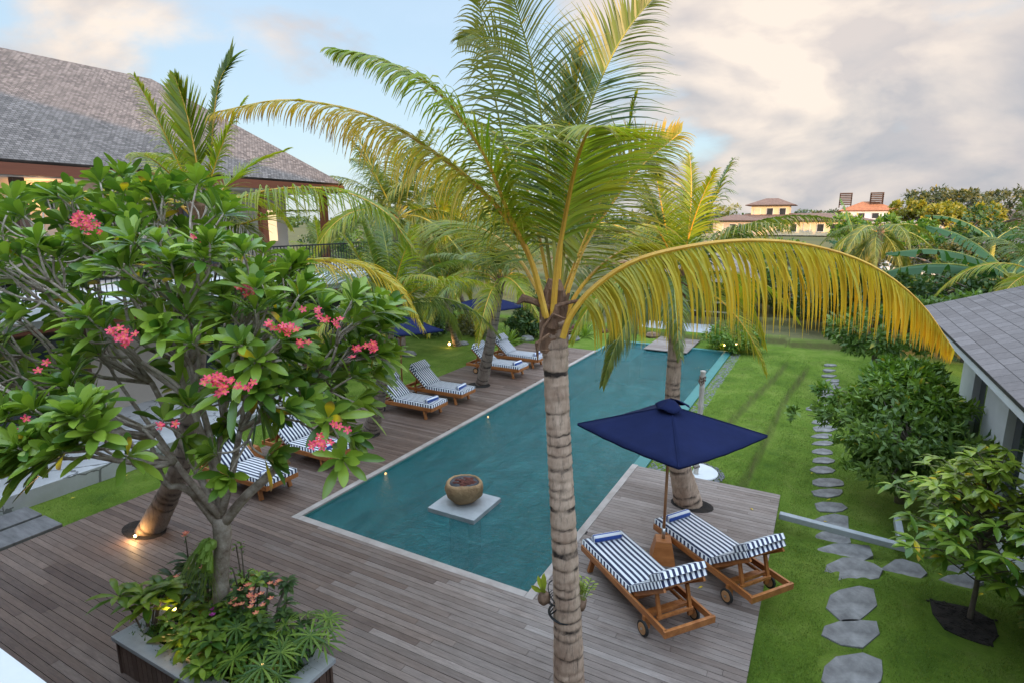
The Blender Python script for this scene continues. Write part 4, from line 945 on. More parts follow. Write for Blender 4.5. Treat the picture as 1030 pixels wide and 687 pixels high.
def pool_light(px,py,label):
    o=MB(); o.tube([(0,0,0),(.02,0,0)],.026,12); c=G(px,py,-.05); q=o.build('pool_light',M['poollamp']); q.location=c; tag(q,label,'pool light','round warm lights along the water')
pool_light(387.5,476,'small warm light in the pool wall nearest the frangipani'); pool_light(490.5,419,'small warm light in the pool wall left of the big palm trunk')
# hanging pots tied to the big trunk
def tied():
    t=thing('coconut_pot',P3(547,601,5.72),'coconut shell orchid pot tied left of the big palm trunk','orchid pot','orchid pots tied to the palm')
    b=MB(); b.lathe([(.02,-.075),(.055,-.04),(.062,.0),(.05,.05),(.04,.06)],(0,0,0),14,.05); b.build('shell',M['coconut'],t,True)
    b=MB(); rnd=random.Random(2)
    for d,L in (((0,0,1),.24),((-.35,0,1),.2),((-.9,-.2,.5),.15),((.1,-.4,.9),.14)): b.leaf(Vector((0,0,.05)),Vector(d),Vector((0,-1,.1)),L,.065,.05,.1,.15)
    b.build('leaves',M['frangi'],t)
    t=thing('orchid_pot',P3(584,607,5.72),'orchid pot with many yellow green stems tied right of the big palm trunk','orchid pot','orchid pots tied to the palm')
    b=MB(); b.lathe([(.03,-.07),(.05,-.03),(.06,.05)],(0,0,0),12,.04); b.build('shell',M['coconut'],t,True)
    b=MB()
    for k in range(9):
        x=(k-4)*.02; p=Vector((x*.5,0,.05)); q=Vector((x*1.8,rnd.uniform(-.03,.03),.20+.14*rnd.random())); s_=smoothpath([p,p.lerp(q,.5)+UP*.02,q],4); b.tube(s_,.004,4)
        for j in range(7): u=.3+.1*j; b.leaf(p.lerp(q,u),Vector((rnd.choice((-1,1)),rnd.uniform(-.6,.3),.7)),UP,.065,.028,.2,.1,.25)
    b.build('leaves',M['stag'],t)
    c=MB()
    for (y0,y1,r) in ((585,620,.008),(598,603,.004),(604,600,.004),(617,615,.013),(592,606,.005),(610,590,.006)):
        pts=[]
        for k in range(25):
            a=k/24*2*PI; y=y0+(y1-y0)*(.5-.5*math.cos(a)); cc=P3(567.5+(y-600)*.035,y,5.76); pts.append(cc+Vector((math.cos(a)*.158,math.sin(a)*.158,0)))
        c.tube(pts,r,5)
    tag(c.build('black_cord',M['rope']),'black cord wound round the big palm trunk holding two pots','cord')
tied()
# ---------------------------------------------------------------- right garden
def stone(px,py,w,h,label,seed,i0=None):
    c=G(px,py,-.05); x0=G(px-w/2,py,-.05); x1=G(px+w/2,py,-.05); y0=G(px,py-h/2,-.05); y1=G(px,py+h/2,-.05)
    rx=(x1-x0)/2; ry=(y0-y1)/2; rnd=random.Random(seed); pts=[]; n=9
    ph=[rnd.uniform(0,6) for _ in range(3)]
    for k in range(n):
        a=2*PI*k/n+rnd.uniform(-.2,.2); r=1.03+.09*math.sin(2*a+ph[0])+.07*math.sin(3*a+ph[1])+rnd.uniform(-.09,.08)
        v=c+rx*math.cos(a)*r+ry*math.sin(a)*r; pts.append((v.x,v.y))
    zz=hgt(c.x,c.y)
    b=MB(); b.poly([(p[0]-c.x,p[1]-c.y) for p in pts],-.06,.016,.008); o=b.build('stepping_stone',M['stone']); o.location=(c.x,c.y,zz+.005); tag(o,label,'stepping stone','grey stepping stones across the lawn')
    STONES.append((c.x,c.y,rx.length*.93,ry.length*.93)); return o
STONES=[]
S=[(858.7,673.4,68,36),(857.7,633.6,55,30),(857.7,604,53,33),(858.7,569.4,54,26),(850.6,545,57,23),(840,522,38,14),(840,506,41,16),(837,491,32,11),(834,478,31,9),(835,468,32,9),(829,456,24,7),(830,447,23,6),(829,439,22,6),(830,431,21,5),(829,424,20,5),(831,417,25,6),(827.6,411,18,5),(821.8,398.5,19,4.5),(826.2,394.5,18,4),(831.3,390.6,17,4),(832.7,385.5,17,3.5),(832.7,381.4,18,3.5),(839,378.6,17,3),(838,375.2,16,3),(839,372,16,2.8),(835,368.7,15,2.5),(835.6,365.4,15,2.3),(835.6,362.5,14,2)]
ords=['first','second','third','fourth','fifth','sixth','seventh','eighth','ninth','tenth','eleventh','twelfth','thirteenth','fourteenth','fifteenth','sixteenth','seventeenth','eighteenth','nineteenth','twentieth','twenty-first','twenty-second','twenty-third','twenty-fourth','twenty-fifth','twenty-sixth','twenty-seventh','last']
for i,(x,y,w,h) in enumerate(S):
    extra=''
    stone(x,y,w,h,'grey stepping stone%s, %s of the long lawn path counted from the bottom of the photo'%(extra,ords[i]),i)
for (x,y,w,h,l) in [(909.7,565.4,41,26,'grey stepping stone branching right from the path, left of the young tree'),(967,574.5,50,18,'grey stepping stone right behind the young tree trunk'),(971,553,34,13,'grey stepping stone half hidden under the young tree leaves'),(1026,566,34,20,'grey stepping stone cut by the right edge of the photo')]: stone(x,y,w,h,l,int(x))
def strip():
    a=G(784,517,-.07); c=G(912,548,-.07); d=G(899,520,-.07); b=MB()
    b.bar((a.x,a.y+.05,-.105),(c.x,c.y,-.118),.12,.10); b.bar((c.x-.05,c.y+.062,-.115),(d.x+.05,d.y,-.10),.10,.12)
    struct(b.build('garden_kerb',M['concrete'],bevel=.01))
strip()
def shower():
    c=G(700,476,-.07); t=thing('bamboo_post',(c.x,c.y,-.07),'pale bamboo shower post on a round white base beside the pool','shower post')
    b=MB(); prof=[]; 
    for k in range(6):
        z=k*.35; prof+=[(.052,z+.01),(.048,z+.03),(.047,z+.31),(.053,z+.34)]
    b.lathe(prof,(0,0,0),14); b.build('post',M['bamboo'],t,True)
    b=MB()
    for z in (.15,1.9,1.96): b.tube([(.056*math.cos(a*PI/8),.056*math.sin(a*PI/8),z+.02*math.sin(a)) for a in range(17)],.010,5)
    b.tube([(-.03,-.05,1.98),(-.05,-.1,1.9),(0,-.12,1.82),(.04,-.09,1.88),(.03,-.05,1.97)],.013,6); b.build('pipe',M['darkwood'],t)
    d=thing('shower_tray',(c.x-.02,c.y+.12,hgt(c.x,c.y)),'round white shower base ringed by dark pebbles','shower tray')
    b=MB(); b.lathe([(.40,0),(.42,.05),(.40,.065),(.05,.055)],(0,0,0),36); b.build('basin',M['white'],d,True)
    b=MB()
    for _ in range(420):
        a=random.random()*2*PI; r=random.uniform(.43,.53); pebble(b,(r*math.cos(a),r*math.sin(a),.03),random.uniform(.014,.024))
    b.build('pebble_ring',M['pebble'],d,True)
shower()
# ---------------------------------------------------------------- trees and shrubs
def leafcloud(blobs,n,size,seed,age=0.0,flat=.6,aspect=.45,agep=0.03):
    rs=np.random.RandomState(seed); bl=np.array(blobs,float); w=bl[:,3]*bl[:,4]*bl[:,5]; w/=w.sum()
    # clumps inside the blobs
    nc=max(8,n//28); k=rs.choice(len(bl),nc,p=w); d=rs.normal(size=(nc,3)); d/=np.linalg.norm(d,axis=1)[:,None]; r=rs.uniform(.45,1.0,nc)**.6
    cc=bl[k,:3]+d*r[:,None]*bl[k,3:6]; nb=cc.shape[0]; j=rs.randint(0,nb,n); 
    cs=bl[k,3:6].mean(1)*rs.uniform(.12,.30,nc)
    q=rs.normal(size=(n,3)); q/=np.linalg.norm(q,axis=1)[:,None]; c=cc[j]+q*(rs.uniform(0,1,n)**.5*cs[j])[:,None]
    out=d[j]+q*.8+np.array([0,0,.5]); out/=np.linalg.norm(out,axis=1)[:,None]
    v=rs.normal(size=(n,3))*.7+out; v[:,2]-=.25; v/=np.linalg.norm(v,axis=1)[:,None]
    s=np.cross(v,out+rs.normal(size=(n,3))*.35); s/=np.linalg.norm(s,axis=1)[:,None]+1e-9; nn_=np.cross(s,v)
    L=size*rs.uniform(.65,1.25,n)[:,None]; W=L*aspect
    V=np.stack([c,c+v*L*.5+s*W*.5+nn_*L*.05,c+v*L-nn_*L*.1,c+v*L*.5-s*W*.5+nn_*L*.05],1).reshape(-1,3)
    F=np.arange(n*4).reshape(-1,4); col=np.zeros((n,4,3)); hue=(rs.uniform(0,1,nc)[j]*.55+rs.uniform(0,1,n)*.45); col[:,:,0]=hue[:,None]; col[:,:,1]=np.array([0,.5,1,.5])[None,:]; col[:,:,2]=(age+(rs.uniform(0,1,n)<agep)*.7)[:,None]
    return V,F,col.reshape(-1,3)
def tree(base,h,blobs,n,size,label,mat='tree_a',trunk=.12,seed=0,cat='tree',name='broadleaf_tree',lean=(0,0),age=0,aspect=.45,group=None,limbs=True,tm='bark',agep=.03):
    """blobs relative to base: (x,y,z,rx,ry,rz)"""
    t=thing(name,base,label,cat,group); rnd=random.Random(seed); b=MB()
    mid=Vector((lean[0]*.5+rnd.uniform(-.05,.05)*h,lean[1]*.5,h*.4)); fork=Vector((lean[0],lean[1],h*.55))
    if limbs:
        b.tube(smoothpath([Vector((0,0,-.1)),mid*.5,mid,fork],10),[trunk*(1.15-.06*i) for i in range(10)],8)
        for q in blobs:
            for k in range(3):
                e=Vector(q[:3])+Vector((rnd.uniform(-.6,.6)*q[3],rnd.uniform(-.6,.6)*q[4],rnd.uniform(-.2,.6)*q[5])); st_=mid.lerp(fork,rnd.uniform(.3,1))
                b.tube(smoothpath([st_,st_.lerp(e,.5)+UP*rnd.uniform(-.05,.1)*h,e],6),[trunk*.42,trunk*.34,trunk*.27,trunk*.2,trunk*.13,trunk*.07],5)
        b.build('trunk',M[tm],t,True)
    V,F,C=leafcloud(blobs,n,size,seed,age,aspect=aspect,agep=agep); me=npmesh('crown',V,F,C,M[mat]); o=bpy.data.objects.new('crown',me); COL.objects.link(o); o.parent=t
    return t
def shrub(px,py,w,h,label,mat='tree_b',size=.12,n=1500,seed=0,name='shrub',dep=None,aspect=.45,z=None):
    """a bush standing on the ground at pixel (px,py); w,h in metres"""
    c=G(px,py,0) ; c.z=hgt(c.x,c.y); 
    return tree(c,h,[(0,0,h*.5,w*.5,w*.5,h*.5),(w*.2,-w*.1,h*.4,w*.35,w*.35,h*.42),(-w*.25,0,h*.38,w*.3,w*.35,h*.4)],n,size,label,mat,.03,seed,'shrub',name,aspect=aspect)
# near right: wide green tree over the path, young broad-leaved tree with its soil patch
c=G(905,500,-.1)
tree(c,2.0,[(-.1,.2,1.15,1.0,1.1,.45),(-1.0,.8,1.15,.55,.6,.16),(-1.5,1.0,1.0,.5,.35,.12),(-.9,-.1,.75,.5,.4,.18),(-.2,.9,1.75,.5,.6,.16),(.6,-.2,.95,.7,.7,.5),(-.35,-.5,.7,.5,.5,.35),(.2,1.4,1.35,.8,.8,.4),(-.5,.3,1.5,.5,.5,.22)],8600,.165,'wide bushy green tree spreading over the stepping stone path','tree_n',.07,41,aspect=.36,agep=.01)
c2=G(900,478,-.1)
tree(c2,2.2,[(0,.2,1.78,.75,.8,.22),(-.6,-.1,1.58,.45,.4,.18),(-1.2,.4,1.40,.4,.4,.14),(.5,-.4,1.6,.5,.5,.2),(.1,1.0,1.9,.6,.5,.2)],5200,.15,'fresh lime green tree rising through the wide bushy tree, by the white wall','tree_b',.05,42,aspect=.36)
c3=G(880,392,-.1)
tree(c3,2.6,[(0,0,1.8,1.3,1.1,.6),(1.2,.8,1.9,1.1,1.1,.7),(-.9,.2,1.5,.6,.7,.35),(2.2,1.4,2.1,1.0,1.0,.6)],6500,.22,'dark large leaved tree under the tip of the yellow frond','tree_n',.09,43,aspect=.36,agep=.01)
def young_tree():
    c=G(975,622,-.09); t=thing('young_tree',c,'young tree with big glossy leaves growing from a bare soil patch','tree'); rnd=random.Random(77); b=MB(); f=MB()
    b.tube(smoothpath([Vector((0,0,-.05)),Vector((.01,0,.5)),Vector((-.02,.02,1.1)),Vector((0,.05,1.7)),Vector((.0,.05,2.1))],14),[.034-.0018*i for i in range(14)],8)
    for k in range(84):
        z=rnd.uniform(.74,2.05); a=k*2.4; rr=1.0*math.sin(PI*min(1,(z-.15)/2.05))*rnd.uniform(.6,1.08); e=Vector((math.cos(a)*rr,math.sin(a)*rr,z+.1+rnd.uniform(-.05,.15))); s=Vector((0,.03,z-.25))
        P=smoothpath([s,s.lerp(e,.5)+UP*.05,e],6); b.tube(P,[.010,.009,.008,.006,.005,.004],5); ax=(P[-1]-P[-2]).normalized()
        for w,(u,n) in enumerate(((1,7),(.75,6),(.5,4))):
            p=s.lerp(e,u); 
            for i in range(n):
                a2=rnd.random()*6; d=ax*.5+Vector((math.cos(a2),math.sin(a2),rnd.uniform(-.5,.35))); f.leaf(p,d,UP,rnd.uniform(.15,.23),rnd.uniform(.06,.085),.35,.14,(.8 if rnd.random()<.03 else .07 if z>1.6 else 0))
    b.build('trunk',M['bark'],t,True); f.build('crown',M['frangi'],t,True)
    s=MB(); pts=[G(*p,-.09) for p in ((935,603),(950,606),(975,611),(1000,625),(1004,640),(995,650),(972,643),(950,633),(938,617))]
    cc=sum(pts,Vector())/len(pts); s.poly([(p.x,p.y) for p in pts],-.14,-.075,.0); struct(s.build('soil_patch',M['soil']))
    s=MB()
    for _ in range(240):
        u=rnd.random()**.5; q=rnd.choice(pts); p=cc.lerp(q,u*.95); pebble(s,(p.x+rnd.uniform(-.05,.05),p.y+rnd.uniform(-.05,.05),-.075),rnd.uniform(.01,.03))
    struct(s.build('soil_clods',M['soil']),'stuff')
young_tree()
def corner_palm():
    c=G(1050,650,-.09); t=thing('small_palm',c,'small palm with one pale frond at the right edge of the photo','palm tree'); o0=Vector(c); b=MB(); b.tube([(0,0,-.05),(0,0,.3)],[.06,.05],8); b.build('trunk',M['bark'],t)
    for i,pts in enumerate([[(1050,640,7.3),(1040,600,7.2),(1018,582,7.1),(1004,592,7.0)],[(1050,640,7.3),(1060,600,7.4),(1075,580,7.5),(1095,590,7.6)],[(1050,640,7.3),(1045,610,7.0),(1040,610,6.7),(1030,630,6.4)]]):
        make_frond([P3(*p)-o0 for p in pts],n=26,ll=.36,w=.035,droop=.5,seed=i,r0=.010).build('frond',[M['rachis_g'],M['palm_dark']],t)
corner_palm()
# plants around the far lawn
shrub(737,351,1.9,1.15,'round bright shrub with white flowers at the far right corner of the pool','tree_b',.14,3600,51)
lamp_thing(G(729,347,.16),'small warm light under the round shrub at the pool corner, left one',.045,2,h=.2)
lamp_thing(G(740,346,.16),'small warm light under the round shrub at the pool corner, right one',.05,2,h=.2)
shrub(449,322,1.3,1.5,'dark round bush on the field edge left of the slender palm','tree_a',.16,1800,52)
shrub(466,332,.9,1.0,'small yellow green bush beside the slender palm','tree_c',.13,900,53)
shrub(481,336,1.8,.8,'low brownish bush between the palms on the far lawn','tree_d',.13,1600,54)
shrub(537,338,1.5,2.0,'tall leafy green bush left of the big palm crown base','tree_a',.2,2200,56,aspect=.3)
shrub(524,337,1.3,.9,'low dark bush beside the tall leafy bush','tree_a',.16,1300,57)
shrub(430,336,1.6,.9,'dark bush at the far end of the lawn under the middle parasol','tree_a',.15,1500,58)
shrub(560,322,2.6,1.4,'green thicket beyond the lawn behind the big palm trunk','tree_a',.18,2200,59)
def spiky(px,py,s,label,seed,mat='yucca'):
    c=G(px,py,0); c.z=hgt(c.x,c.y); t=thing('spiky_plant',c,label,'plant'); b=MB(); rnd=random.Random(seed)
    for k in range(70):
        a=rnd.random()*2*PI; el=rnd.uniform(.25,1.4); d=Vector((math.cos(a)*math.cos(el),math.sin(a)*math.cos(el),math.sin(el))); b.leaf(Vector((d.x*.1,d.y*.1,0)),d,UP+Vector((.01,0,0)),s*rnd.uniform(.7,1.1),.06*s,.3,.2,.1)
    b.build('leaves',M[mat],t); return t
spiky(588,337,.95,'spiky yellow green clump right of the big palm, before the field',1)
spiky(511,344,1.0,'bright green grassy clump beside the far loungers',2)
def rock(px,py,s,label,m='stone'):
    c=G(px,py,0); c.z=hgt(c.x,c.y)-.03; b=MB(); b.lathe([(s*.8,0),(s,s*.35),(s*.75,s*.75),(s*.2,s*.9)],(0,0,0),9,.12,px); o=b.build('rock',M[m]); o.location=c; tag(o,label,'rock')
rock(575,341,.30,'grey rock on the far lawn right of the big palm trunk'); rock(530,341,.28,'rock beside the tall leafy bush'); rock(411,356,.26,'grey rock on the lawn under the middle parasol'); rock(466,345,.2,'small pale rock at the foot of the slender palm')
rock(608,333,.2,'low brown stone behind the spiky clump','lava'); rock(571,334,.5,'reddish flat rock behind the grey rock','lava')
# jetty, platform and thatched hut
def jetty():
    b=MB(); y=21.35
    while y<24.5:
        b.box((-5.0,y,.0+random.uniform(-.001,.001)),(1.62,.13,.035),c2=(random.random(),.75,0)); y+=.138
    struct(b.build('jetty',M['deck'])); b=MB(); b.box((-5.0,22.95,-.08),(1.5,3.1,.1)); b.box((-5.6,22.9,-.3),(.12,.12,.4)); b.box((-4.4,22.9,-.3),(.12,.12,.4)); struct(b.build('jetty_frame',M['deckdark']))
    b=MB(); b.box((-5.55,26.4,.02),(3.0,3.4,.30)); struct(b.build('platform',M['concrete'],bevel=.02))
    c=G(656,337,.0); rock(656,338,.28,'stone bowl planter at the corner of the concrete platform','coconut')
    t=thing('thatched_hut',(-5.1,29.0,.17),'small thatched hut on bamboo posts at the end of the pool','hut')
    for x,y in((-1.5,-1.2),(1.5,-1.2),(-1.5,1.4),(1.5,1.4)):
        q=MB(); q.tube([(x,y,0),(x,y,2.2)],.09,10); q.build('post',M['bamboo'],t,True)
    q=MB()
    for z in (.45,.9): q.bar((-1.5,-1.2,z),(1.5,-1.2,z),.05,.06); q.bar((-1.5,1.4,z),(1.5,1.4,z),.05,.06)
    q.build('railing',M['bamboo'],t); q=MB(); q.box((0,0,.2),(3.1,2.7,.35)); q.build('floor',M['deckdark'],t)
    for x in(-.7,.3): q=MB(); q.box((x,-.6,.62),(.6,.25,.5)); q.build('cushion',M['navy'],t,bevel=.05)
    b=MB(); v=[]; n=28
    for r,z in((2.75,1.95),(2.7,2.08),(1.9,2.75),(.9,3.5),(.12,4.1)): v.append([b.av((r*math.cos(2*PI*k/n)*(1+random.uniform(-.02,.02)),r*.9*math.sin(2*PI*k/n),z+random.uniform(-.05,.05))) for k in range(n)])
    for a,c in zip(v,v[1:]):
        for k in range(n): b.af(a[k],a[(k+1)%n],c[(k+1)%n],c[k])
    b.af(*v[-1]); b.build('thatch_roof',M['thatch'],t)
jetty()
# ---------------------------------------------------------------- buildings
def quadroof(name,parent,faces,mat,thick=.08):
    """faces: list of point loops; UV metres along the first edge and up the slope"""
    V=[];F=[]; UV=[]
    for loop in faces:
        P=[Vector(p) for p in loop]; u=(P[1]-P[0]).normalized(); n=(P[1]-P[0]).cross(P[-1]-P[0]).normalized(); v=n.cross(u)
        F.append(tuple(range(len(V),len(V)+len(P)))); V+=P; UV+=[((p-P[0]).dot(u)+(P[0].dot(u)),(p-P[0]).dot(v)) for p in P]
    me=bpy.data.meshes.new(name); me.from_pydata(V,[],F); me.materials.append(mat); l=me.uv_layers.new(name='UVMap')
    for i,u in enumerate(UV): l.data[i].uv=u
    o=bpy.data.objects.new(name,me); COL.objects.link(o); o.parent=parent
    s=o.modifiers.new('s','SOLIDIFY'); s.thickness=thick; s.offset=-1; return o
def left_villa():
    ex,ez,yf,yn=-16.0,6.12,16.4,-6; rx,rz_=-20.2,9.38; wx=-24.4
    t=thing('villa',(-20,6,0),'large two storey villa on the left with a steep shingled hip roof','villa')
    L=lambda p:(p[0]+20,p[1]-6,p[2])
    fy=yf-(ex-rx)
    quadroof('roof',t,[[L((ex,yn,ez)),L((ex,yf,ez)),L((rx,fy,rz_)),L((rx,yn,rz_))],[L((ex,yf,ez)),L((wx,yf,ez)),L((rx,fy,rz_))],[L((wx,yf,ez)),L((wx,yn,ez)),L((rx,yn,rz_)),L((rx,fy,rz_))]],M['shingle'],.10)
    b=MB(); b.box(L((ex-.03,(yn+yf)/2,ez-.20)),(.06,yf-yn,.26)); b.box(L(((ex+wx)/2,yf-.03,ez-.20)),(ex-wx-.14,.06,.26)); b.build('fascia',M['fascia'],t)
    b=MB(); b.box(L(((ex+wx)/2,(yn+yf)/2,ez-.33)),(ex-wx-.2,yf-yn-.2,.04)); b.build('soffit',M['plaster'],t)
    b=MB(); b.box(L((-21,3.9,4.55)),(7.0,19.6,2.45)); b.box(L((-21,14.6,4.55)),(5.6,1.9,2.45)); b.build('wall',M['plaster'],t)
    for y in (1.2,4.6,8.4,11.5):
        w=MB(); w.box(L((-17.47,y,4.3)),(.10,1.25,1.95)); wo=w.build('window',M['darkwood'],t); g=MB(); g.box(L((-17.42,y,4.3)),(.04,1.0,1.75)); g.build('pane',M['glass'],wo)
    for y in (2.9,6.6,10.0,13.2,15.9): 
        b=MB(); b.box(L((-16.6,y,4.5)),(.22,.22,2.6)); b.build('column',M['fascia'] if y>13 else M['darkwood'],t)
    b=MB(); b.box(L((-18.17,14.75,4.6)),(.1,.5,1.1)); b.build('lit_opening',M['room'],t)
    b=MB(); b.box(L((-18.2,6,3.05)),(10.4,21.5,.24)); b.box(L((-18.4,6,2.83)),(10.2,21.1,.2)); b.build('floor_slab',M['white'],t)
    b=MB(); b.box(L((-18.4,6,2.69)),(10.3,21.3,.07)); b.build('timber_band',M['fascia'],t)
    b=MB(); b.box(L((-19.3,6,1.4)),(9.6,20,2.55)); b.build('ground_wall',M['plaster'],t)
    for y in (2.2,5.6,9.5,13.5):
        w=MB(); w.box(L((-14.48,y,1.35)),(.10,1.9,2.3)); wo=w.build('door',M['darkwood'],t); g=MB(); g.box(L((-14.42,y,1.35)),(.04,1.7,2.1)); g.build('pane',M['glass'],wo)
    b=MB(); y=-4.4
    while y<16.5: b.box(L((-13.5,y,3.62)),(.018,.018,.90)); y+=.115
    b.box(L((-13.5,6,4.08)),(.05,21,.04)); b.box(L((-13.5,6,3.28)),(.04,21,.03)); b.build('railing',M['black'],t)
    l=bpy.data.lights.new('wall_lamp','POINT'); l.energy=28; l.color=(1,.55,.22); l.shadow_soft_size=.1; o=bpy.data.objects.new('wall_lamp',l); COL.objects.link(o); o.parent=t; o.location=L((-17.1,7.3,5.45))
left_villa()
def terrace():
    b=MB(); b.box((-13.4,2.5,.08),(3.3,17,.32)); struct(b.build('terrace',M['terrace'],bevel=.01))
    b=MB(); b.box((-14.3,2.5,.32),(1.8,17,.18)); struct(b.build('terrace_step',M['terrace'],bevel=.01))
    for x0,x1,l in((-11.62,-11.08,'dark paving slab set in grass next to the pale terrace'),(-11.0,-10.42,'dark paving slab in the grass next to the deck edge')):
        for k in range(1):
            b=MB(); b.box(((x0+x1)/2,2.6,-.03),(x1-x0,2.75,.1)); tag(b.build('paving_slab',M['darkpaver'],bevel=.01),l,'paving slab')
terrace()
def right_house():
    ex,ez,yf,yn=1.96,2.9,15.6,-4; rx=5.6; rz_=ez+(rx-ex)*.62
    P=AY(1030,287.5,yf); rz_=ez+(P.z-ez)/(P.x-ex)*(rx-ex)
    t=thing('white_pavilion',(5,6,0),'white walled house on the right under a grey slate roof','house')
    L=lambda p:(p[0]-5,p[1]-6,p[2])
    quadroof('roof',t,[[L((ex,yf,ez)),L((ex,yn,ez)),L((rx,yn,rz_)),L((rx,yf,rz_))],[L((rx,yf,rz_)),L((rx,yn,rz_)),L((2*rx-ex,yn,ez)),L((2*rx-ex,yf,ez))]][:2],M['slate'],.07)
    b=MB(); b.box(L((ex+.06,(yn+yf)/2,ez-.13)),(.04,yf-yn-.1,.1)); b.build('gutter',M['white'],t)
    b=MB(); x=2.85
    b.box(L((x+3,14.6,1.35)),(6,.2,2.9))
    for a,c in ((13.6,14.7),(11.2,12.6),(8.4,10.2),(5,7.2),(-3,3.8)): b.box(L((x,(a+c)/2,1.35)),(.22,c-a,2.9))
    b.box(L((x,6,2.72)),(.2,17.4,.26)); b.box(L((x,6,.05)),(.2,17.4,.3)); b.build('wall',M['white'],t)
    for a,c in ((12.6,13.6),(10.2,11.2),(7.2,8.4),(3.8,5)):
        w=MB(); w.box(L((x+.05,(a+c)/2,1.4)),(.05,c-a,2.4)); wo=w.build('window',M['black'],t); g=MB(); g.box(L((x+.01,(a+c)/2,1.4)),(.04,c-a-.12,2.25)); g.build('pane',M['glass'],wo)
    # gable wall
    b=MB(); i=[b.av(L(p)) for p in ((2.9,14.72,2.8),(8.3,14.72,2.8),(rx,14.72,rz_-.25))]; b.af(*i); i=[b.av(L(p)) for p in ((2.9,14.5,2.8),(8.3,14.5,2.8),(rx,14.5,rz_-.25))]; b.af(*i[::-1]); b.build('gable',M['white'],t)
right_house()
def own_villa():
    """the house the photograph is taken from: its roof line shades the garden"""
    t=thing('camera_villa',(-3,-7,0),'two storey house behind the viewer with a white ledge at the lower left corner','house')
    b=MB(); b.box((0,0,2.4),(52,10,4.8)); b.build('wall',M['white'],t)
    for x0,x1,RZ in((-29,7.6,RIDGE),(7.6,18,7.7),(18,30,RIDGE)):  # unseen roof heights shaped for light: low middle lets sun onto palm crowns
        h=1.5 if RZ>8 else 1.0; e=6.6 if RZ>8 else 5.3
        quadroof('roof',t,[[(x0,6,e),(x1,6,e),(x1-h,0,RZ),(x0+h,0,RZ)],[(x1,-6,e),(x0,-6,e),(x0+h,0,RZ),(x1-h,0,RZ)],[(x1,6,e),(x1,-6,e),(x1-h,0,RZ)],[(x0,-6,e),(x0,6,e),(x0+h,0,RZ)]],M['shingle'],.1)
        if RZ>8: b=MB(); b.box(((x0+x1)/2,-1,5.7),(x1-x0-1.2,7,1.9)); b.build('upper_wall',M['plaster'],t)
    b=MB(); b.box((-8,0,2.84),(40,.01,.01)); 
    b=MB(); e=G(50,687,2.85).y; b.box((-8.5,(e-2)/2+7,2.75),(38.0,e+2,.2)); b.build('ledge',M['white'],t,bevel=.01)
RIDGE=10.9
own_villa()
def far_house(px,py,y,w,d,h,label,wall,roofm,rh=1.2,over=.6,storeys=1,flat=False,tw=False,rz=0):
    c=AY(px,py,y); z0=hgt(c.x,y) if y<50 else hgt(c.x,49.9)
    z0=c.z-h; t=thing('far_house',(c.x,y,z0),label,'house',None,rz)
    b=MB(); b.box((0,d/2,h/2-2),(w,d,h+4)); b.build('wall',M[wall],t)
    for s in range(storeys):
        sh=h/storeys; n=max(3,int(w/2.4))
        for k in range(n):
            x=-w/2+(k+.5)*w/n; g=MB(); g.box((x,-.04,s*sh+sh*.5),(w/n*.55,.12,sh*.55)); wo=g.build('window',M['white'],t); g=MB(); g.box((x,-.09,s*sh+sh*.5),(w/n*.46,.08,sh*.48)); g.build('pane',M['glass' if k%3 else 'cream'],wo)
        g=MB(); g.box((0,-.5,s*sh+.02),(w*1.02,1.1,.14)); g.build('balcony_slab',M[wall],t)
        for k in range(n+1): pass
    a,e=w/2+over,over
    if flat: b=MB(); b.box((0,d/2,h+.12),(w+2*over,d+2*over,.25)); b.build('roof',M[roofm],t)
    else:
        k=min(a,d/2+e)*.9
        quadroof('roof',t,[[(-a,-e,h),(a,-e,h),(a-k,d/2,h+rh),(-a+k,d/2,h+rh)],[(a,d+e,h),(-a,d+e,h),(-a+k,d/2,h+rh),(a-k,d/2,h+rh)],[(a,-e,h),(a,d+e,h),(a-k,d/2,h+rh)],[(-a,d+e,h),(-a,-e,h),(-a+k,d/2,h+rh)]],M[roofm],.15)
    return t
h1=far_house(792,222,135,25,10,3.0,'long cream villa with brown hipped roof glowing in low sun','cream','brownroof',1.5,1.3)
far_house(775,206.5,139,7.6,6,2.8,'cream upper pavilion with brown hip roof rising above the long villa','cream','brownroof',1.5,1.2)
far_house(738,222,128,8,8,3.0,'low cream wing with dark openings left of the long villa','plaster','brownroof',1.2,1.2)
far_house(852,222,140,9,8,3.0,'small cream house right of the long villa','cream','brownroof',1.0,1.0)
h2=far_house(874,212,150,10.5,9,4.6,'white house with bright orange tiled roof and two rooftop water towers','white','terracotta',2.0,.5,2)
for x in(-4.6,1.4):
    b=MB()
    for k in range(7): b.box((x,4,6.0+k*.40),(2.5,2.4,.22))
    for sx in(-1.15,1.15):
        for sy in(-1.1,1.1): b.box((x+sx,4+sy,6.8),(.2,.2,3.0))
    b.build('water_tower',M['brownroof'],h2)
far_house(950,225,100,20,6,2.0,'long low pale building behind the yellow trees','plaster','concrete',.5,.5,flat=True)
far_house(975,217,118,14,8,3,'white flat roofed house with terraces at far right','white','concrete',.6,.5,flat=True)
far_house(950,209,150,9,8,3,'pale gabled house showing behind the yellow trees','white','brownroof',1.2,.5)
far_house(1005,221,62,9,6,2.4,'pale house with reddish roof near the right edge','white','brownroof',.8,.5)
far_house(985,245,48,12,6,2.6,'dark grey roofed house behind the banana plants','concrete','slate',.9,.6)
far_house(905,246,46,4,4,1.8,'tiny white house half hidden among the trees','white','slate',.6,.4)
far_house(468,262,62,8,6,1.8,'low grey house beyond the fields at left','concrete','slate',.9,.5)
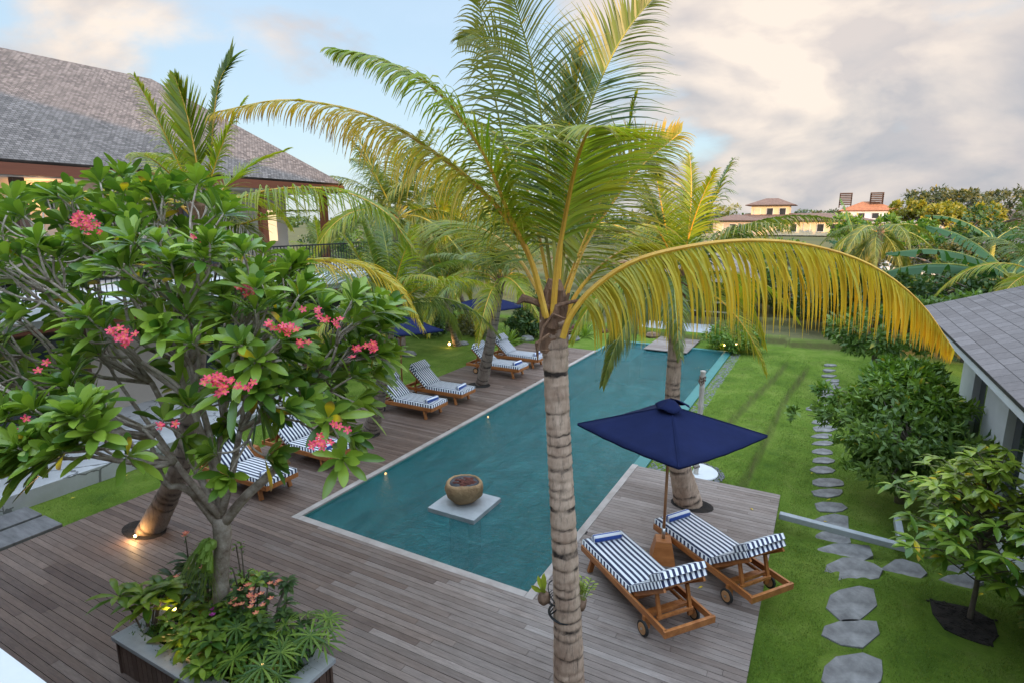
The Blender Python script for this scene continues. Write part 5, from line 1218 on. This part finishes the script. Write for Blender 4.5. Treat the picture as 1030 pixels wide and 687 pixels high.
# ---------------------------------------------------------------- background trees
def bt(px,py,y,w,h,label,mat='tree_a',size=.35,n=2600,seed=0,cat='tree',name='broadleaf_tree',flatc=False,hh=None,aspect=.5,age=0):
    """crown centred at pixel (px,py) at distance y; w,h crown width and height in metres"""
    c=AY(px,py,y); z0=hgt(c.x,min(y,51)); H=max(.6,c.z+h/2-z0); rnd=random.Random(seed); bl=[]; nb=6 if not flatc else 7
    for k in range(nb):
        a=k*2.4; r=(.28+.3*rnd.random())*w; bl.append((r*math.cos(a),r*math.sin(a)*.8,c.z-z0+rnd.uniform(-.32,.20)*h*.7-.12*h,w*rnd.uniform(.16,.28),w*rnd.uniform(.16,.28),h*(rnd.uniform(.16,.26) if not flatc else .08)))
    return tree((c.x,y,z0),max(.8,c.z-z0),bl,n,size,label,mat,.10+.015*w,seed,cat,name,aspect=aspect,age=age)
B=[(885,228,42,4.2,3.2,'sunlit leafy tree in front of the orange roofed house','tree_b',.28,3600),
(908,240,38,4.5,2.6,'mid green tree standing below the sunlit leafy tree','tree_b',.25,3200),
(935,205,52,4.2,4.2,'yellow green tree glowing in the sun, left of the dark casuarina','tree_c',.32,3200),
(962,208,50,3.4,3.6,'second yellow tree with orange blossoms beside the glowing one','tree_c',.3,2400),
(962,196,105,9,4.5,'dark feathery casuarina on the skyline above the yellow trees','tree_d',.45,3600),
(1008,195,60,10,5,'layered dark tree with flat sunlit tiers at the right edge','tree_d',.32,5200),
(1022,232,36,5,5.5,'tall shrubby tree with magenta flowers at the right edge','tree_a',.26,3600),
(950,248,36,6,2.6,'loose olive tree with bare twigs behind the yellow frond','tree_d',.22,3400),
(935,275,28,5.5,2.6,'dark green tree mass under the palm frond at right','tree_a',.24,4200),
(985,290,25,5,2.8,'bushy green tree beneath the banana leaves','tree_a',.22,4200),
(1020,270,24,4,3,'green tree between banana plant and slate roof','tree_a',.2,3200),
(890,290,28,5,2.6,'dark tree behind the tip half of the yellow frond','tree_a',.24,4000),
(845,285,30,5,2.6,'dense dark tree behind the middle of the yellow frond','tree_a',.25,3800),
(800,282,32,5,2.4,'rounded green tree below the cream villa','tree_b',.25,3400),
(762,280,31,5,3,'dark green tree right of the thatched hut','tree_a',.24,3600),
(825,250,56,8,2.4,'bright green tree in front of the small cream house','tree_b',.3,2600),
(858,252,50,6,2.2,'grey green tree near the upright banana leaf','tree_d',.28,2400),
(762,250,56,9,2.4,'green hedge-like tree in front of the cream wing','tree_b',.3,2600),
(718,208,150,9,6,'yellow lit tree behind the cream wing roof','tree_c',.35,2200),
(826,212,170,12,4,'far dark tree right of the upper pavilion','tree_a',.45,1600),
(843,211,175,10,4,'far round tree between the villas on the skyline','tree_d',.5,1500),
(912,214,170,14,4,'far low tree right of the orange roof','tree_a',.5,1500),
(722,268,38,5,4,'dark leafy tree behind the second palm crown','tree_a',.28,3200),
(685,262,40,6,4,'broad green tree behind the thatched hut','tree_b',.28,3200),
(640,262,44,7,4,'shaded green tree beyond the field behind the big crown','tree_a',.3,3200),
(600,268,46,7,3.6,'round dark tree at the far side of the rice field','tree_a',.3,3200),
(560,268,48,7,3.6,'bushy tree beyond the field directly behind the big trunk','tree_b',.3,3200),
(522,266,50,7,4,'green tree beyond the field left of the big trunk','tree_a',.3,3200),
(488,262,52,7,4.5,'olive tree beyond the field behind the slim palm','tree_d',.32,3000),
(462,238,48,8,7,'tall dark tree behind the slender palms','tree_a',.32,3400),
(420,235,42,8,7,'dense green tree right of the villa balcony','tree_a',.3,3600),
(385,240,34,7,6,'green tree below the villa balcony end','tree_b',.26,3200),
(345,245,30,6,5,'dark bushy tree beside the villa corner','tree_a',.22,2800),
(300,285,19,3,2.2,'leafy shrubby tree at the villa foot behind the frangipani','tree_a',.18,2600),
(420,225,70,9,6,'far tree whose top shows above the villa corner trees','tree_c',.4,2400),
(655,232,75,10,6,'tall far tree above the thatched hut','tree_d',.4,2600),
(590,236,80,10,5,'far tree crown on the skyline behind the central fronds','tree_a',.4,2200),
(690,240,60,7,3.6,'far green tree between second palm and cream wing','tree_b',.36,2600)]
for i,(px,py,y,w,h,l,m,s,n) in enumerate(B): bt(px,py,y,w,h,l,m,s,n,100+i,flatc=('layered' in l or 'casuarina' in l))
def far_wood():
    rs=np.random.RandomState(4); bl=[]
    for k in range(150):
        a=rs.uniform(-60,60); yy=rs.uniform(165,300); x=-.54*yy+a*yy/42; h=rs.uniform(4.5,7.5); bl.append((x,yy,h*.45,rs.uniform(4,9),rs.uniform(4,8),h*.55))
    V,F,C=leafcloud(bl,42000,1.3,9,aspect=.7); me=npmesh('far_wood',V,F,C,M['tree_a']); o=bpy.data.objects.new('far_wood',me); COL.objects.link(o); o['kind']='stuff'
far_wood()
def banana(px,py,y,label,leaves,seed=0,s=1.0):
    c=AY(px,py,y); z0=hgt(c.x,y); t=thing('banana_plant',(c.x,y,z0),label,'banana plant'); H=c.z-z0; rnd=random.Random(seed)
    b=MB(); b.tube([(0,0,-.1),(.03,0,H*.5),(0,0,H)],[.16,.13,.08],10); b.build('trunk',M['rachis_g'],t)
    for (a,el,L) in leaves:
        q=MB(); d=Vector((math.cos(a)*math.cos(el),math.sin(a)*math.cos(el),math.sin(el))); pts=[Vector((0,0,H-.15))]; p=pts[0].copy()
        for i in range(10): p=p+d*L/10; d=(d-UP*.10).normalized(); pts.append(p.copy())
        P=smoothpath(pts,22); S_=d.cross(UP).normalized(); r=rnd.random(); q.tube(P,[.03*(1-i/23) for i in range(22)],5); q.mi=1
        for sd in(-1,1):
            i=2
            while i<21:
                k=min(21,i+rnd.choice((1,1,2,3))); w0=.30*s*math.sin(PI*min(.97,(i/21)*.9+.08))**.6; w1=.30*s*math.sin(PI*min(.97,(k/21)*.9+.08))**.6; dz=rnd.uniform(.35,.8); fw=(P[k]-P[i])*.15
                A_,B_=P[i],P[k]; C_=B_+S_*sd*w1*.75-UP*w1*dz+fw-(P[k]-P[i])*rnd.uniform(.05,.3); D_=A_+S_*sd*w0*.75-UP*w0*dz*rnd.uniform(.8,1.2)+fw+(P[k]-P[i])*rnd.uniform(0,.2)
                mA=A_.lerp(D_,.5)+UP*.05; mB=B_.lerp(C_,.5)+UP*.05; v=[q.av(x,(r,.2,.0)) for x in(A_,B_,mB,C_,D_,mA)]; q.af(v[0],v[1],v[2],v[5]); q.af(v[5],v[2],v[3],v[4]); i=k
        q.build('leaf',[M['rachis_g'],M['banana']],t)
banana(1018,275,19,'banana plant with two long green leaves arching left over the slate roof',[(PI-.1,.40,3.2),(PI+.35,.62,3.2),(PI-.6,.9,2.6),(.3,.7,2.2),(1.2,.6,2.4),(-1.2,.5,2.2)],1,1.1)
banana(862,252,30,'banana plant with one tall upright leaf in front of the cream house',[(PI-.3,1.35,2.6),(.2,.6,1.8),(2.4,.7,1.8),(-1.4,.5,1.8)],2,.9)
banana(1000,240,33,'banana plant with pale raised leaf behind the arching ones',[(PI-.2,.8,3.0),(.4,.8,2.4),(-1.0,.5,2.4),(1.6,.6,2.2)],3)
cp=AY(885,236,27); palm((cp.x,27,hgt(cp.x,27)),(cp.x,27,cp.z),'small palm with drooping olive fronds behind the yellow frond at right',n=14,dark=.9,r=(.16,.12,.11),s=1.0,seed=44,hi=.45)
cp=AY(1045,290,17); palm((cp.x,17,-.1),(cp.x,17,cp.z+.2),'palm at the right edge with pale fronds above the slate roof',n=14,dark=.8,r=(.16,.12,.11),s=.8,seed=45)
cp=AY(398,222,17); palm((cp.x,17,.0),(cp.x,17,cp.z),'tall dark palm rising behind the villa corner over the frangipani',n=20,dark=.8,r=(.2,.14,.12),s=1.6,seed=61,low=.75)
cp=AY(450,240,21); palm((cp.x,21,.0),(cp.x,21,cp.z),'leaning green palm left of the big crown beyond the slim palm',n=20,dark=.6,r=(.2,.14,.12),s=1.6,seed=62,low=.75)
cp=AY(325,262,24); palm((cp.x,24,.0),(cp.x,24,cp.z),'dark palm in front of the villa balcony railing',n=16,dark=.9,r=(.2,.16,.13),s=1.1,seed=46)
cp=AY(425,232,30); palm((cp.x,30,.4),(cp.x,30,cp.z),'tall dark palm between the villa and the slender palms',n=18,dark=.9,r=(.22,.17,.15),s=1.35,seed=47)
# ---------------------------------------------------------------- fallen leaves on deck and lawn
def litter():
    rnd=random.Random(21)
    for k in range(26,46):
        if k<20: x,y,z=rnd.uniform(-9.5,-3.5),rnd.uniform(3.7,5.6),.004
        elif k<32: x,y=rnd.uniform(.1,2.4),rnd.uniform(6,13); z=hgt(x,y)+.02
        elif k<38: x,y,z=rnd.uniform(-2.6,-.5),rnd.uniform(5,10.4),.004
        else: x,y=rnd.uniform(-11.6,-10.5),rnd.uniform(4.3,9); z=hgt(x,y)+.02
        b=MB(); a=rnd.random()*6; b.leaf(Vector((0,0,.002)),Vector((math.cos(a),math.sin(a),.05)),UP,rnd.uniform(.05,.11),rnd.uniform(.02,.035),-.08,.25,rnd.choice((.9,1.0,.7)))
        o=b.build('fallen_leaf',M['frangi']); o.location=(x,y,z)
        wh='on the deck between planter and pool' if k<20 else 'on the lawn by the stepping stones' if k<32 else 'on the right deck by the loungers' if k<38 else 'on the grass beside the pale terrace'
        tag(o,'small fallen yellow leaf lying '+wh,'leaf','fallen leaves '+wh)
litter()
# ---------------------------------------------------------------- grass blades
def blades():
    rs=np.random.RandomState(2); out=[]
    def area(x0,x1,y0,y1,n,s):
        x=rs.uniform(x0,x1,n); y=rs.uniform(y0,y1,n); k=np.ones(n,bool)
        for cx,cy,rx,ry in STONES: k&=((x-cx)/rx)**2+((y-cy)/ry)**2>1.0
        k&=~((x>1.55)&(x<2.35)&(y>7.5)&(y<8.6)&(((x-1.95)/.42)**2+((y-8.05)/.5)**2<1)); k&=~((x>-.3)&(x<1.7)&(np.abs(y-9.9)<.09))
        out.append((x[k],y[k],np.full(k.sum(),s)))
    area(-.27,3.0,4.8,10.5,85000,1.0); area(-2.4,2.6,10.75,16,70000,1.1); area(-2.4,2.6,16,23.5,26000,1.5); area(-11.7,-10.37,4.05,20,36000,1.1); area(-14,-9.9,20.2,24,9000,1.4)
    x=np.concatenate([o[0] for o in out]); y=np.concatenate([o[1] for o in out]); s=np.concatenate([o[2] for o in out]); n=len(x)
    z=np.array([hgt(a,b) for a,b in zip(x,y)])-.004; a=rs.uniform(0,2*PI,n); h=rs.uniform(.010,.030,n)*s; w=.003*s
    ax,ay=np.cos(a),np.sin(a); ln=rs.uniform(-.02,.02,(n,2))*s[:,None]
    V=np.stack([np.stack([x-ax*w,y-ay*w,z],1),np.stack([x+ax*w,y+ay*w,z],1),np.stack([x+ln[:,0],y+ln[:,1],z+h],1)],1).reshape(-1,3)
    C=np.zeros((n,3,3)); C[:,:,0]=rs.uniform(0,1,n)[:,None]; C[:,2,1]=.6; C[:,:,2]=(rs.uniform(0,1,n)<.08)[:,None]*.6
    me=npmesh('grass',V,np.arange(n*3).reshape(-1,3),C.reshape(-1,3),M['grassblade']); o=bpy.data.objects.new('grass',me); COL.objects.link(o); struct(o,'stuff')
blades()
